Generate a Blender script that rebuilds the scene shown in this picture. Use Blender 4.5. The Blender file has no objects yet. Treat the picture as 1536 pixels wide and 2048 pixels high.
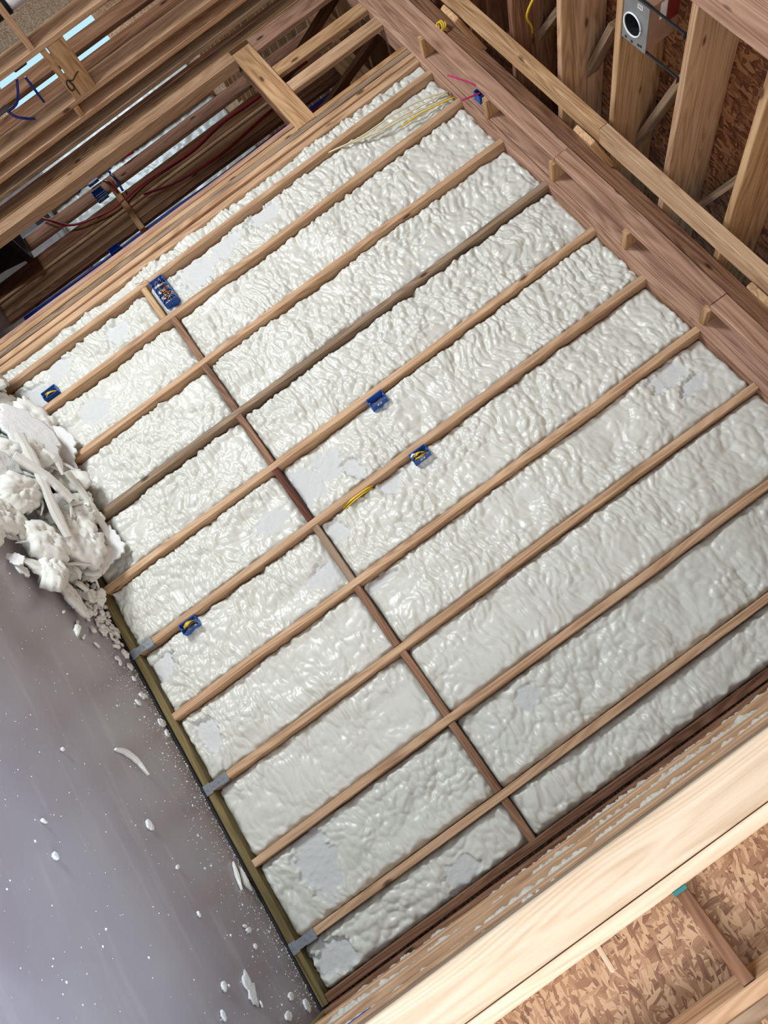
import bpy, bmesh, math, random
import numpy as np
from mathutils import Vector, Matrix, Euler

S = bpy.context.scene
COL = S.collection
rnd = random.Random(7)
PI = math.pi

# ------------------------------------------------------------------ camera
F_PX = 1590.4
cam_loc = (3.2751, -3.8227, 1.54)
YAW, PITCH, ROLL = .3634, -.0042, .9334
ca, sa = math.cos(YAW), math.sin(YAW)
fw = Vector((-sa * math.cos(PITCH), ca * math.cos(PITCH), math.sin(PITCH)))
r0 = Vector((ca, sa, 0)); u0 = r0.cross(fw)
cr = math.cos(ROLL) * r0 + math.sin(ROLL) * u0
cu = -math.sin(ROLL) * r0 + math.cos(ROLL) * u0
cd = bpy.data.cameras.new('camera'); cam = bpy.data.objects.new('camera', cd); COL.objects.link(cam)
cd.sensor_fit = 'VERTICAL'; cd.sensor_height = 24; cd.lens = 24 * F_PX / 2048
cd.clip_start = .05; cd.clip_end = 200
M = Matrix((cr, cu, -fw)).transposed().to_4x4(); M.translation = Vector(cam_loc)
cam.matrix_world = M
S.camera = cam

# ------------------------------------------------------------------ light, sky, exposure
S.view_settings.view_transform = 'Standard'; S.view_settings.look = 'None'
S.view_settings.gamma = 1; S.view_settings.use_curve_mapping = False
S.view_settings.exposure = 0.1
S.cycles.use_adaptive_sampling = True; S.cycles.adaptive_threshold = .03
S.cycles.max_bounces = 6; S.cycles.diffuse_bounces = 4; S.cycles.glossy_bounces = 2; S.cycles.transmission_bounces = 1; S.cycles.caustics_reflective = False; S.cycles.caustics_refractive = False
W = bpy.data.worlds.new('sky'); S.world = W; W.use_nodes = True
bg = W.node_tree.nodes['Background']; bg.inputs[0].default_value = (.50, .80, 1, 1); bg.inputs[1].default_value = 1.0

def area(name, loc, target, sx, sy, power, color):
    d = bpy.data.lights.new(name, 'AREA'); d.shape = 'RECTANGLE'; d.size = sx; d.size_y = sy
    d.energy = power; d.color = color
    o = bpy.data.objects.new(name, d); COL.objects.link(o); o.location = loc
    o.rotation_euler = (Vector(target) - Vector(loc)).to_track_quat('-Z', 'Y').to_euler()
    return o
# daylight through the wide door behind the camera, a door on the left, and the rear windows, plus an added floor fill
area('door_daylight', (-1.4, -4.1, .60), (2.2, 0, 1.3), 1.1, .8, 205, (.92, .97, 1))
area('garage_door_daylight', (2.6, -7.9, 1.2), (2.6, 0, .9), 4.4, 2.2, 62, (.86, .93, 1))
ed = area('floor_fill_light', (2.6, -4.5, 3.0), (2.95, -2.7, 0), 1.0, 1.0, 26, (.55, .74, 1)); ed.data.spread = math.radians(52)  # added lamp with no door behind it: cool fill for the near floor
area('side_door_daylight', (5.1, -3.7, .9), (3.2, -1.0, 1.3), 1.5, 1.5, 62, (1, .95, .90))
area('rear_window_daylight', (-11.8, 3.0, 1.6), (-5, 5.5, 1.5), 3, 1.8, 260, (.72, .88, 1))

# ------------------------------------------------------------------ materials
def newmat(name):
    m = bpy.data.materials.new(name); m.use_nodes = True
    nt = m.node_tree; b = nt.nodes['Principled BSDF']
    return m, nt, b
def N(nt, t, **kw):
    n = nt.nodes.new(t)
    for k, v in kw.items():
        if k.startswith('i_'):
            n.inputs[k[2:].replace('_', ' ')].default_value = v
        else: setattr(n, k, v)
    return n
def ramp(nt, stops):
    n = nt.nodes.new('ShaderNodeValToRGB'); e = n.color_ramp.elements
    while len(e) < len(stops): e.new(.5)
    for i, (p, c) in enumerate(stops):
        e[i].position = p; e[i].color = (c[0], c[1], c[2], 1)
    return n
def lin(r, g, b):
    f = lambda c: (c / 255 / 12.92) if c / 255 <= .04045 else ((c / 255 + .055) / 1.055) ** 2.4
    return (f(r), f(g), f(b))
def plain(name, c, rough=.5, metal=0, bump=0, bscale=200):
    m, nt, b = newmat(name)
    b.inputs['Roughness'].default_value = rough; b.inputs['Metallic'].default_value = metal
    tc = N(nt, 'ShaderNodeTexCoord'); no = N(nt, 'ShaderNodeTexNoise'); no.inputs['Scale'].default_value = 12
    nt.links.new(tc.outputs['Object'], no.inputs['Vector'])
    r = ramp(nt, [(.3, [x * .86 for x in c]), (.7, [min(1, x * 1.1) for x in c])])
    nt.links.new(no.outputs['Fac'], r.inputs[0]); nt.links.new(r.outputs[0], b.inputs['Base Color'])
    if bump:
        n2 = N(nt, 'ShaderNodeTexNoise'); n2.inputs['Scale'].default_value = bscale
        nt.links.new(tc.outputs['Object'], n2.inputs['Vector'])
        bp = N(nt, 'ShaderNodeBump'); bp.inputs['Strength'].default_value = bump; bp.inputs['Distance'].default_value = .003
        nt.links.new(n2.outputs['Fac'], bp.inputs['Height']); nt.links.new(bp.outputs[0], b.inputs['Normal'])
    return m

WOODS = {
    'tan':   [(160, 124, 94), (194, 158, 124), (210, 177, 144)],
    'pink':  [(132, 98, 78), (172, 134, 112), (192, 156, 134)],
    'gold':  [(150, 112, 76), (188, 150, 110), (206, 172, 132)],
    'pale':  [(214, 190, 160), (232, 212, 186), (240, 224, 202)],
    'brown': [(92, 62, 44), (130, 94, 70), (154, 118, 92)],
    'grey':  [(112, 92, 74), (150, 126, 102), (170, 146, 122)],
    'treated': [(84, 72, 44), (120, 106, 68), (140, 124, 84)],
    'stained': [(52, 22, 10), (92, 44, 22), (116, 62, 34)],
}
_wc = {}
def wood(tone, axis):
    k = (tone, axis)
    if k in _wc: return _wc[k]
    m, nt, b = newmat('wood_%s_%s' % k); L = nt.links.new
    tc = N(nt, 'ShaderNodeTexCoord'); oi = N(nt, 'ShaderNodeObjectInfo')
    add = N(nt, 'ShaderNodeVectorMath', operation='MULTIPLY_ADD')
    comb = N(nt, 'ShaderNodeCombineXYZ')
    for i in range(3): L(oi.outputs['Random'], comb.inputs[i])
    add.inputs[1].default_value = (37, 53, 71)
    L(comb.outputs[0], add.inputs[0]); L(tc.outputs['Object'], add.inputs[2])
    def mapped(a, c):
        mp = N(nt, 'ShaderNodeMapping'); s = [c, c, c]; s['xyz'.index(axis)] = a
        mp.inputs['Scale'].default_value = s; L(add.outputs[0], mp.inputs['Vector']); return mp
    m1 = mapped(.9, 14); n1 = N(nt, 'ShaderNodeTexNoise'); n1.inputs['Scale'].default_value = 1.6
    n1.inputs['Detail'].default_value = 5; n1.inputs['Distortion'].default_value = .9; L(m1.outputs[0], n1.inputs['Vector'])
    # growth-ring bands
    m2 = mapped(.35, 4.5); n2 = N(nt, 'ShaderNodeTexNoise'); n2.inputs['Scale'].default_value = 2.2; n2.inputs['Detail'].default_value = 1
    L(m2.outputs[0], n2.inputs['Vector'])
    mul = N(nt, 'ShaderNodeMath', operation='MULTIPLY'); mul.inputs[1].default_value = 95; L(n2.outputs['Fac'], mul.inputs[0])
    sn = N(nt, 'ShaderNodeMath', operation='SINE'); L(mul.outputs[0], sn.inputs[0])
    mr = N(nt, 'ShaderNodeMapRange'); mr.inputs['From Min'].default_value = -1; mr.inputs['To Min'].default_value = -.10; mr.inputs['To Max'].default_value = .10
    L(sn.outputs[0], mr.inputs[0])
    m3 = mapped(6, 190); n3 = N(nt, 'ShaderNodeTexNoise'); n3.inputs['Scale'].default_value = 1; n3.inputs['Detail'].default_value = 2
    L(m3.outputs[0], n3.inputs['Vector'])
    mr3 = N(nt, 'ShaderNodeMapRange'); mr3.inputs['To Min'].default_value = -.12; mr3.inputs['To Max'].default_value = .12; L(n3.outputs['Fac'], mr3.inputs[0])
    a1 = N(nt, 'ShaderNodeMath', operation='ADD'); L(n1.outputs['Fac'], a1.inputs[0]); L(mr.outputs[0], a1.inputs[1])
    a2 = N(nt, 'ShaderNodeMath', operation='ADD'); L(a1.outputs[0], a2.inputs[0]); L(mr3.outputs[0], a2.inputs[1])
    c = [lin(*x) for x in WOODS[tone]]
    rp = ramp(nt, [(.25, c[0]), (.5, c[1]), (.75, c[2])]); L(a2.outputs[0], rp.inputs[0])
    # knots and nail heads
    m4 = mapped(3.2, 9); v = N(nt, 'ShaderNodeTexVoronoi'); v.inputs['Scale'].default_value = .8; L(m4.outputs[0], v.inputs['Vector'])
    kr = ramp(nt, [(.05, (0, 0, 0)), (.10, (1, 1, 1))]); L(v.outputs['Distance'], kr.inputs[0])
    mx = N(nt, 'ShaderNodeMix', data_type='RGBA'); mx.inputs['A'].default_value = (*[x * .35 for x in c[0]], 1)
    L(kr.outputs[0], mx.inputs['Factor']); L(rp.outputs[0], mx.inputs['B'])
    hs = N(nt, 'ShaderNodeHueSaturation'); L(mx.outputs['Result'], hs.inputs['Color'])
    vr = N(nt, 'ShaderNodeMapRange'); vr.inputs['To Min'].default_value = .88; vr.inputs['To Max'].default_value = 1.1; L(oi.outputs['Random'], vr.inputs[0]); L(vr.outputs[0], hs.inputs['Value'])
    L(hs.outputs[0], b.inputs['Base Color']); b.inputs['Roughness'].default_value = .62
    b.inputs['Specular IOR Level'].default_value = .25
    bp = N(nt, 'ShaderNodeBump'); bp.inputs['Strength'].default_value = .25; bp.inputs['Distance'].default_value = .002
    L(a2.outputs[0], bp.inputs['Height']); L(bp.outputs[0], b.inputs['Normal'])
    _wc[k] = m; return m

def osb(name, plane, cols, size=1.0):
    """strand board: three layers of rotated long flakes"""
    m, nt, b = newmat(name); L = nt.links.new
    tc = N(nt, 'ShaderNodeTexCoord'); mp = N(nt, 'ShaderNodeMapping')
    if plane == 'xz': mp.inputs['Rotation'].default_value = (PI / 2, 0, 0)
    if plane == 'yz': mp.inputs['Rotation'].default_value = (0, PI / 2, 0)
    L(tc.outputs['Object'], mp.inputs['Vector'])
    wn = N(nt, 'ShaderNodeTexNoise'); wn.inputs['Scale'].default_value = 9; L(mp.outputs[0], wn.inputs['Vector'])
    wv = N(nt, 'ShaderNodeVectorMath', operation='MULTIPLY_ADD'); wv.inputs[1].default_value = (.03, .03, .03)
    L(wn.outputs['Color'], wv.inputs[0]); L(mp.outputs[0], wv.inputs[2])
    prev = None; bprev = None
    for k in range(8):
        fs = size * (1.25, .8, 1.0, .6, .9, .5, .7, .42)[k]
        r = N(nt, 'ShaderNodeMapping'); r.inputs['Rotation'].default_value = (0, 0, .35 + k * 1.27)
        r.inputs['Location'].default_value = (k * 3.3, k * 1.7, k)
        L(wv.outputs[0], r.inputs['Vector'])
        s = N(nt, 'ShaderNodeMapping'); s.inputs['Scale'].default_value = (13 / fs, 48 / fs, .01); L(r.outputs[0], s.inputs['Vector'])
        v = N(nt, 'ShaderNodeTexVoronoi'); v.inputs['Scale'].default_value = 1; v.inputs['Randomness'].default_value = 1; L(s.outputs[0], v.inputs['Vector'])
        sep = N(nt, 'ShaderNodeSeparateColor'); L(v.outputs['Color'], sep.inputs[0])
        fg = N(nt, 'ShaderNodeMapping'); fg.inputs['Scale'].default_value = (8, 220, 1); L(r.outputs[0], fg.inputs['Vector'])
        fn = N(nt, 'ShaderNodeTexNoise'); fn.inputs['Scale'].default_value = 1; L(fg.outputs[0], fn.inputs['Vector'])
        ad = N(nt, 'ShaderNodeMath', operation='MULTIPLY_ADD'); ad.inputs[1].default_value = .55; L(fn.outputs['Fac'], ad.inputs[0]); L(sep.outputs[0], ad.inputs[2])
        cr_ = ramp(nt, [(.15, cols[0]), (.45, cols[1]), (.8, cols[2]), (1.0, cols[3])]); L(ad.outputs[0], cr_.inputs[0])
        ed = N(nt, 'ShaderNodeMapRange'); ed.inputs['From Min'].default_value = .25; ed.inputs['From Max'].default_value = .6; ed.inputs['To Min'].default_value = 1; ed.inputs['To Max'].default_value = .72; L(v.outputs['Distance'], ed.inputs[0])
        if prev is None: prev = cr_.outputs[0]; bprev = sep.outputs[1]
        else:
            gt = N(nt, 'ShaderNodeMath', operation='GREATER_THAN'); gt.inputs[1].default_value = .5; L(sep.outputs[2], gt.inputs[0])
            mx = N(nt, 'ShaderNodeMix', data_type='RGBA'); L(gt.outputs[0], mx.inputs['Factor']); L(prev, mx.inputs['A']); L(cr_.outputs[0], mx.inputs['B'])
            prev = mx.outputs['Result']
            mb = N(nt, 'ShaderNodeMix', data_type='FLOAT'); L(gt.outputs[0], mb.inputs[0]); L(bprev, mb.inputs[2]); L(sep.outputs[1], mb.inputs[3]); bprev = mb.outputs[0]
    L(prev, b.inputs['Base Color']); b.inputs['Roughness'].default_value = .6
    bp = N(nt, 'ShaderNodeBump'); bp.inputs['Strength'].default_value = .4; bp.inputs['Distance'].default_value = .002
    L(bprev, bp.inputs['Height']); L(bp.outputs[0], b.inputs['Normal'])
    return m

def foam_mat(name='foam_cream', c0=(.62, .62, .55), c1=(.665, .67, .61), c2=(.62, .63, .62)):
    m, nt, b = newmat(name); L = nt.links.new
    tc = N(nt, 'ShaderNodeTexCoord')
    n = N(nt, 'ShaderNodeTexNoise'); n.inputs['Scale'].default_value = 2.2; n.inputs['Detail'].default_value = 3; L(tc.outputs['Object'], n.inputs['Vector'])
    r = ramp(nt, [(.3, c0), (.7, c1)]); L(n.outputs['Fac'], r.inputs[0])
    at = N(nt, 'ShaderNodeAttribute'); at.attribute_name = 'cut'
    mx = N(nt, 'ShaderNodeMix', data_type='RGBA'); mx.inputs['B'].default_value = (*c2, 1)
    L(at.outputs['Fac'], mx.inputs['Factor']); L(r.outputs[0], mx.inputs['A']); L(mx.outputs['Result'], b.inputs['Base Color'])
    rr = N(nt, 'ShaderNodeMapRange'); rr.inputs['To Min'].default_value = .36; rr.inputs['To Max'].default_value = .9; L(at.outputs['Fac'], rr.inputs[0]); L(rr.outputs[0], b.inputs['Roughness'])
    b.inputs['Specular IOR Level'].default_value = .55
    n2 = N(nt, 'ShaderNodeTexNoise'); n2.inputs['Scale'].default_value = 130; n2.inputs['Detail'].default_value = 4; L(tc.outputs['Object'], n2.inputs['Vector'])
    st = N(nt, 'ShaderNodeMapRange'); st.inputs['To Min'].default_value = .12; st.inputs['To Max'].default_value = .7; L(at.outputs['Fac'], st.inputs[0])
    bp = N(nt, 'ShaderNodeBump'); bp.inputs['Distance'].default_value = .003; L(n2.outputs['Fac'], bp.inputs['Height']); L(st.outputs[0], bp.inputs['Strength']); L(bp.outputs[0], b.inputs['Normal'])
    return m
FOAM = foam_mat()
BRIGHT_FOAM = foam_mat('foam_scrap_brightened', (.76, .77, .71), (.82, .83, .79), (.80, .81, .81))  # foam copy lightened in colour to offset the low light on the pile

def concrete():
    m, nt, b = newmat('concrete_slab'); L = nt.links.new
    tc = N(nt, 'ShaderNodeTexCoord')
    n = N(nt, 'ShaderNodeTexNoise'); n.inputs['Scale'].default_value = 1.1; n.inputs['Detail'].default_value = 6; n.inputs['Distortion'].default_value = .6; L(tc.outputs['Object'], n.inputs['Vector'])
    r = ramp(nt, [(.3, lin(142, 131, 136)), (.5, lin(156, 150, 156)), (.7, lin(166, 164, 168))]); L(n.outputs['Fac'], r.inputs[0])
    mp = N(nt, 'ShaderNodeMapping'); mp.inputs['Rotation'].default_value = (0, 0, .5); mp.inputs['Scale'].default_value = (1.2, 9, 1); L(tc.outputs['Object'], mp.inputs['Vector'])
    n3 = N(nt, 'ShaderNodeTexNoise'); n3.inputs['Scale'].default_value = 1.5; n3.inputs['Detail'].default_value = 5; L(mp.outputs[0], n3.inputs['Vector'])
    r3 = ramp(nt, [(.55, (0, 0, 0)), (.8, (.35, .35, .35))]); L(n3.outputs['Fac'], r3.inputs[0])
    mx = N(nt, 'ShaderNodeMix', data_type='RGBA'); mx.inputs['B'].default_value = (*lin(198, 192, 194), 1); L(r3.outputs[0], mx.inputs['Factor']); L(r.outputs[0], mx.inputs['A'])
    # specks of foam dust
    vs = N(nt, 'ShaderNodeTexVoronoi'); vs.inputs['Scale'].default_value = 26; L(tc.outputs['Object'], vs.inputs['Vector'])
    rs = ramp(nt, [(.03, (.6, .6, .6)), (.07, (0, 0, 0))]); L(vs.outputs['Distance'], rs.inputs[0])
    mx2 = N(nt, 'ShaderNodeMix', data_type='RGBA'); mx2.inputs['B'].default_value = (.7, .7, .68, 1); L(rs.outputs[0], mx2.inputs['Factor']); L(mx.outputs['Result'], mx2.inputs['A'])
    L(mx2.outputs['Result'], b.inputs['Base Color'])
    b.inputs['Roughness'].default_value = .36; b.inputs['Specular IOR Level'].default_value = .6
    bp = N(nt, 'ShaderNodeBump'); bp.inputs['Strength'].default_value = .12; bp.inputs['Distance'].default_value = .004; L(n.outputs['Fac'], bp.inputs['Height']); L(bp.outputs[0], b.inputs['Normal'])
    return m
CONC = concrete()
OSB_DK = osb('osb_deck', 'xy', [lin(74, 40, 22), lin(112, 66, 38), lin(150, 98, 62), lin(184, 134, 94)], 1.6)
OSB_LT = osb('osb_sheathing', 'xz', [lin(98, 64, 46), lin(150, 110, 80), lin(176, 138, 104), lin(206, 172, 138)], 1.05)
OSB_YZ = osb('osb_side', 'yz', [lin(120, 78, 56), lin(168, 122, 88), lin(198, 156, 118), lin(222, 188, 150)], .8)
BLUE = plain('blue_pvc', lin(18, 84, 176), .35)
BLUE_D = plain('blue_pipe', lin(16, 44, 140), .35)
REDP = plain('red_pipe', lin(150, 24, 40), .4)
YEL = plain('yellow_cable', lin(222, 186, 40), .45)
CREAM = plain('cream_cable', lin(216, 206, 170), .5)
WHITE = plain('white_plastic', lin(232, 232, 236), .35)
STEEL = plain('galvanised_steel', lin(150, 154, 158), .42, .75, .3, 60)
DKSTEEL = plain('dark_steel', lin(70, 72, 76), .45, .8)
BLACK = plain('black_plastic', lin(22, 22, 24), .5)
DKBLUE = plain('navy_plastic', lin(24, 30, 66), .5)
KRAFT = plain('kraft_side', lin(150, 116, 96), .6)
REDLB = plain('red_label', lin(120, 34, 34), .5)
COPPER = plain('copper_wire', lin(190, 110, 60), .35, .8)
MAGENTA = plain('magenta_cable', lin(190, 40, 100), .4)
SEAL = plain('black_sill_seal', lin(34, 34, 38), .8)
TEAL = plain('teal_paint', lin(40, 130, 130), .7)
FELT = plain('dark_wrap', lin(40, 36, 34), .9)

# ------------------------------------------------------------------ helpers
def tag(o, label=None, cat=None, group=None, kind=None):
    if label: o['label'] = label
    if cat: o['category'] = cat
    if group: o['group'] = group
    if kind: o['kind'] = kind
    return o
def link(name, me, mat, parent=None, smooth=False):
    o = bpy.data.objects.new(name, me); COL.objects.link(o)
    for m in (mat if isinstance(mat, (list, tuple)) else [mat]): me.materials.append(m)
    if smooth: me.shade_smooth()
    if parent: o.parent = parent
    return o
def bm_box(bm, lo, hi, mi=0):
    vs = [bm.verts.new((x, y, z)) for x in (lo[0], hi[0]) for y in (lo[1], hi[1]) for z in (lo[2], hi[2])]
    fs = []
    for f in ((0, 1, 3, 2), (4, 6, 7, 5), (0, 4, 5, 1), (2, 3, 7, 6), (0, 2, 6, 4), (1, 5, 7, 3)):
        q = bm.faces.new([vs[i] for i in f]); q.material_index = mi; fs.append(q)
    return vs
def finish(bm, name, mat, parent=None, loc=(0, 0, 0), bevel=0, smooth=False):
    if bevel:
        bmesh.ops.bevel(bm, geom=list(bm.edges), offset=bevel, segments=2, affect='EDGES')
    bmesh.ops.recalc_face_normals(bm, faces=bm.faces)
    me = bpy.data.meshes.new(name); bm.to_mesh(me); bm.free()
    o = link(name, me, mat, parent, smooth); o.location = loc
    return o
def board(name, lo, hi, tone, label=None, cat=None, group=None, kind=None, parent=None, warp=0.002, axis=None):
    """a sawn board between two corners: eased edges, slight bow along its length"""
    c = [(a + b) / 2 for a, b in zip(lo, hi)]; h = [(b - a) / 2 for a, b in zip(lo, hi)]
    ax = h.index(max(h)) if axis is None else axis
    bm = bmesh.new()
    n = max(1, int(h[ax] * 2 / .5)); e = min(.0035, min(h) * .3)
    oth = [i for i in range(3) if i != ax]
    prof = []
    a, b = h[oth[0]], h[oth[1]]
    for sx, sy in ((1, 1), (-1, 1), (-1, -1), (1, -1)):
        p = [(sx * a, sy * (b - e)), (sx * (a - e), sy * b)]
        if sx * sy < 0: p.reverse()
        prof += p
    ph = rnd.uniform(0, 6)
    rings = []
    for i in range(n + 1):
        t = -h[ax] + 2 * h[ax] * i / n
        w = warp * math.sin(ph + 2.2 * t); w2 = warp * math.sin(ph * 2 + 1.7 * t)
        r = []
        for p, q in prof:
            v = [0, 0, 0]; v[ax] = t; v[oth[0]] = p + w; v[oth[1]] = q + w2
            r.append(bm.verts.new(v))
        rings.append(r)
    m = len(prof)
    for i in range(n):
        for j in range(m):
            bm.faces.new((rings[i][j], rings[i][(j + 1) % m], rings[i + 1][(j + 1) % m], rings[i + 1][j]))
    bm.faces.new(rings[0]); bm.faces.new(rings[-1][::-1])
    o = finish(bm, name, wood(tone, 'xyz'[ax]), parent, loc=c)
    return tag(o, label, cat, group, kind)
def tilted_board(name, p0, p1, w, t, tone, label, cat, group=None, up=(0, 0, 1), parent=None):
    """board from p0 to p1; w across 'up', t the other way"""
    p0, p1 = Vector(p0), Vector(p1); d = (p1 - p0); L = d.length; d.normalize()
    side = d.cross(Vector(up)).normalized(); u = side.cross(d).normalized()
    bm = bmesh.new(); bm_box(bm, (-L / 2, -t / 2, -w / 2), (L / 2, t / 2, w / 2))
    o = finish(bm, name, wood(tone, 'x'), parent, bevel=.003)
    o.matrix_world = Matrix.Translation((p0 + p1) / 2) @ Matrix((d, side, u)).transposed().to_4x4()
    return tag(o, label, cat, group)
def catmull(pts, n=8):
    P = [Vector(p) for p in pts]; P = [P[0] * 2 - P[1]] + P + [P[-1] * 2 - P[-2]]; out = []
    for i in range(1, len(P) - 2):
        for k in range(n):
            t = k / n
            a, b, c, d = P[i - 1], P[i], P[i + 1], P[i + 2]
            out.append(.5 * ((2 * b) + (c - a) * t + (2 * a - 5 * b + 4 * c - d) * t * t + (3 * b - a - 3 * c + d) * t ** 3))
    out.append(P[-2]); return out
def tube_bm(bm, pts, r, seg=8, smoothn=6, mi=0, flat=1.0):
    P = catmull(pts, smoothn) if smoothn > 1 else [Vector(p) for p in pts]
    rings = []; ref = Vector((.13, .21, 1)).normalized()
    for i, p in enumerate(P):
        d = (P[min(i + 1, len(P) - 1)] - P[max(i - 1, 0)]).normalized()
        s = d.cross(ref)
        if s.length < .05: s = d.cross(Vector((1, 0, 0)))
        s.normalize(); u = s.cross(d).normalized(); ref = u
        rings.append([bm.verts.new(p + r * (math.cos(2 * PI * k / seg) * s + flat * math.sin(2 * PI * k / seg) * u)) for k in range(seg)])
    for i in range(len(rings) - 1):
        for k in range(seg):
            f = bm.faces.new((rings[i][k], rings[i][(k + 1) % seg], rings[i + 1][(k + 1) % seg], rings[i + 1][k])); f.material_index = mi
    bm.faces.new(rings[0]); bm.faces.new(rings[-1][::-1])
def tube(name, pts, r, mat, label=None, cat=None, group=None, parent=None, seg=8, flat=1.0, smoothn=6):
    bm = bmesh.new(); tube_bm(bm, pts, r, seg, smoothn, 0, flat)
    return tag(finish(bm, name, mat, parent, smooth=True), label, cat, group)
def empty(name, loc, label, cat, group=None):
    o = bpy.data.objects.new(name, None); COL.objects.link(o); o.location = loc; o.empty_display_size = .05
    return tag(o, label, cat, group)

# ------------------------------------------------------------------ foam height fields
def h01(ix, iy, s):
    v = np.sin(ix * 127.1 + iy * 311.7 + s * 74.7) * 43758.5453
    return v - np.floor(v)
def vnoise(x, y, s):
    xi, yi = np.floor(x), np.floor(y); fx, fy = x - xi, y - yi
    fx = fx * fx * (3 - 2 * fx); fy = fy * fy * (3 - 2 * fy)
    a = h01(xi, yi, s); b = h01(xi + 1, yi, s); c = h01(xi, yi + 1, s); d = h01(xi + 1, yi + 1, s)
    return (a * (1 - fx) + b * fx) * (1 - fy) + (c * (1 - fx) + d * fx) * fy
def blobs(x, y, s, tilt=0.):
    """union of overlapping paraboloid lumps with sharp creases between; ~0..1"""
    xi, yi = np.floor(x), np.floor(y); best = np.full(x.shape, -9.)
    for dx in (-1, 0, 1):
        for dy in (-1, 0, 1):
            cx, cy = xi + dx, yi + dy
            px = cx + .5 + .9 * (h01(cx, cy, s) - .5); py = cy + .5 + .9 * (h01(cx, cy, s + 1) - .5)
            rr = .75 + .5 * h01(cx, cy, s + 2)
            X, Y = x - px, y - py
            hgt = .55 + .45 * h01(cx, cy, s + 3) - (X * X + Y * Y) / (rr * rr) + tilt * Y
            best = np.maximum(best, hgt)
    return best
def foam_height(U, V, seed, soft=0.):
    """U across the bay, V up the bay, metres; returns height in metres"""
    wx = (vnoise(U * 7, V * 7, seed + 5) - .5); wy = (vnoise(U * 7, V * 7, seed + 6) - .5)
    wx2 = (vnoise(U * 22, V * 22, seed + 7) - .5); wy2 = (vnoise(U * 22, V * 22, seed + 8) - .5)
    u = U + .07 * wx + .016 * wx2; v = V + .07 * wy + .016 * wy2
    big = blobs(u / .17, v / .14, seed + 10)
    med = blobs(u / .046, v / .0225, seed + 20, .85 * (1 - .6 * soft))
    med2 = blobs((u + .3 * v) / .075, (v + .01) / .045, seed + 21, .5 * (1 - .6 * soft))
    rnd_ = blobs(u / .038, v / .030, seed + 25, .45)
    sm = blobs(u / .021, v / .015, seed + 30, .3)
    mixf = np.clip((vnoise(U * 3.1, V * 2.3, seed + 40) - .35) * 3, 0, 1)
    m = med * mixf + rnd_ * (1 - mixf)
    calm = np.clip((vnoise(U * 4.1, V * 3.0, seed + 44) - .1) * 2.6, .5, 1)
    k = 1 - .45 * soft
    return .020 * big + k * (.027 * m + .015 * med2) * calm + .005 * sm * calm * k + .010 * (vnoise(U * 4, V * 3, seed + 50) - .5) - .014 * k

def foam_panel(name, ua, ub, va, vb, origin, eu, ev, en, seed, label, group, patches=(), step=.006, base=.0, soft=0., cat='insulation', depth=.10, side=.03, lip=(1, 1, 1, 1), kind=None, edge_rise=0.):
    """foam filling one bay: lumpy front grid facing en, tapered rim, closed back"""
    nu = max(6, int((ub - ua) / step)); nv = max(6, int((vb - va) / step))
    U, V = np.meshgrid(np.linspace(ua, ub, nu + 1), np.linspace(va, vb, nv + 1))
    h = foam_height(U, V, seed, soft) + base
    cut = np.zeros_like(h)
    for (pu, pv, ru, rv, lvl) in patches:
        d = np.sqrt(((U - pu) / ru) ** 2 + ((V - pv) / rv) ** 2) + .55 * (vnoise(U * 30, V * 30, seed + 61) - .5) + .3 * (vnoise(U * 80, V * 80, seed + 62) - .5)
        c = np.clip((1 - d) * 9, 0, 1)
        flat = base + lvl + .0035 * (vnoise(U * 60, V * 60, seed + 63) - .5) + .004 * (vnoise(U * 14, V * 14, seed + 65) - .5)
        h = h * (1 - c) + np.minimum(h + .006, flat) * c; cut = np.maximum(cut, c)
    def rim(d, k, amt):
        w = side * (.45 + 1.1 * vnoise(U * 26 + k, V * 26, seed + 70 + k))
        t = np.clip(d / w, 0, 1)
        return -amt * (1 - t) ** 2
    edge = rim(U - ua, 1, .040 * lip[0]) + rim(ub - U, 2, .040 * lip[1]) + rim(V - va, 3, .03 * lip[2]) + rim(vb - V, 4, .03 * lip[3])
    h = h + edge
    O = np.array(origin); EU = np.array(eu); EV = np.array(ev); EN = np.array(en)
    P = O + U[..., None] * EU + V[..., None] * EV + h[..., None] * EN
    nvv, nuu = U.shape
    idx = np.arange(nvv * nuu).reshape(nvv, nuu)
    Q = np.stack([idx[:-1, :-1], idx[:-1, 1:], idx[1:, 1:], idx[1:, :-1]], -1).reshape(-1, 4)
    per = np.concatenate([idx[0, :], idx[1:, -1], idx[-1, -2::-1], idx[-2:0:-1, 0]])
    PP = P.reshape(-1, 3)
    bu = U.reshape(-1)[per]; bv = V.reshape(-1)[per]
    back = O + bu[:, None] * EU + bv[:, None] * EV - depth * EN
    nb = len(per); off = len(PP)
    j = np.arange(nb); jn = (j + 1) % nb
    sideq = np.stack([per[j], off + j, off + jn, per[jn]], -1)
    allv = np.concatenate([PP, back]); allq = np.concatenate([Q, sideq])
    if np.dot(np.cross(EU, EV), EN) < 0: allq = allq[:, ::-1]
    cen = allv.mean(0); allv = allv - cen
    me = bpy.data.meshes.new(name)
    me.vertices.add(len(allv)); me.vertices.foreach_set('co', allv.astype(np.float32).ravel())
    me.loops.add(allq.size); me.loops.foreach_set('vertex_index', allq.astype(np.int32).ravel())
    me.polygons.add(len(allq)); me.polygons.foreach_set('loop_start', np.arange(0, allq.size, 4, dtype=np.int32))
    me.update(calc_edges=True)
    at = me.attributes.new('cut', 'FLOAT', 'POINT'); at.data.foreach_set('value', np.concatenate([cut.ravel(), np.zeros(nb)]).astype(np.float32))
    o = link(name, me, FOAM, None, True); o.location = cen
    return tag(o, label, cat, group, kind)

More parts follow.
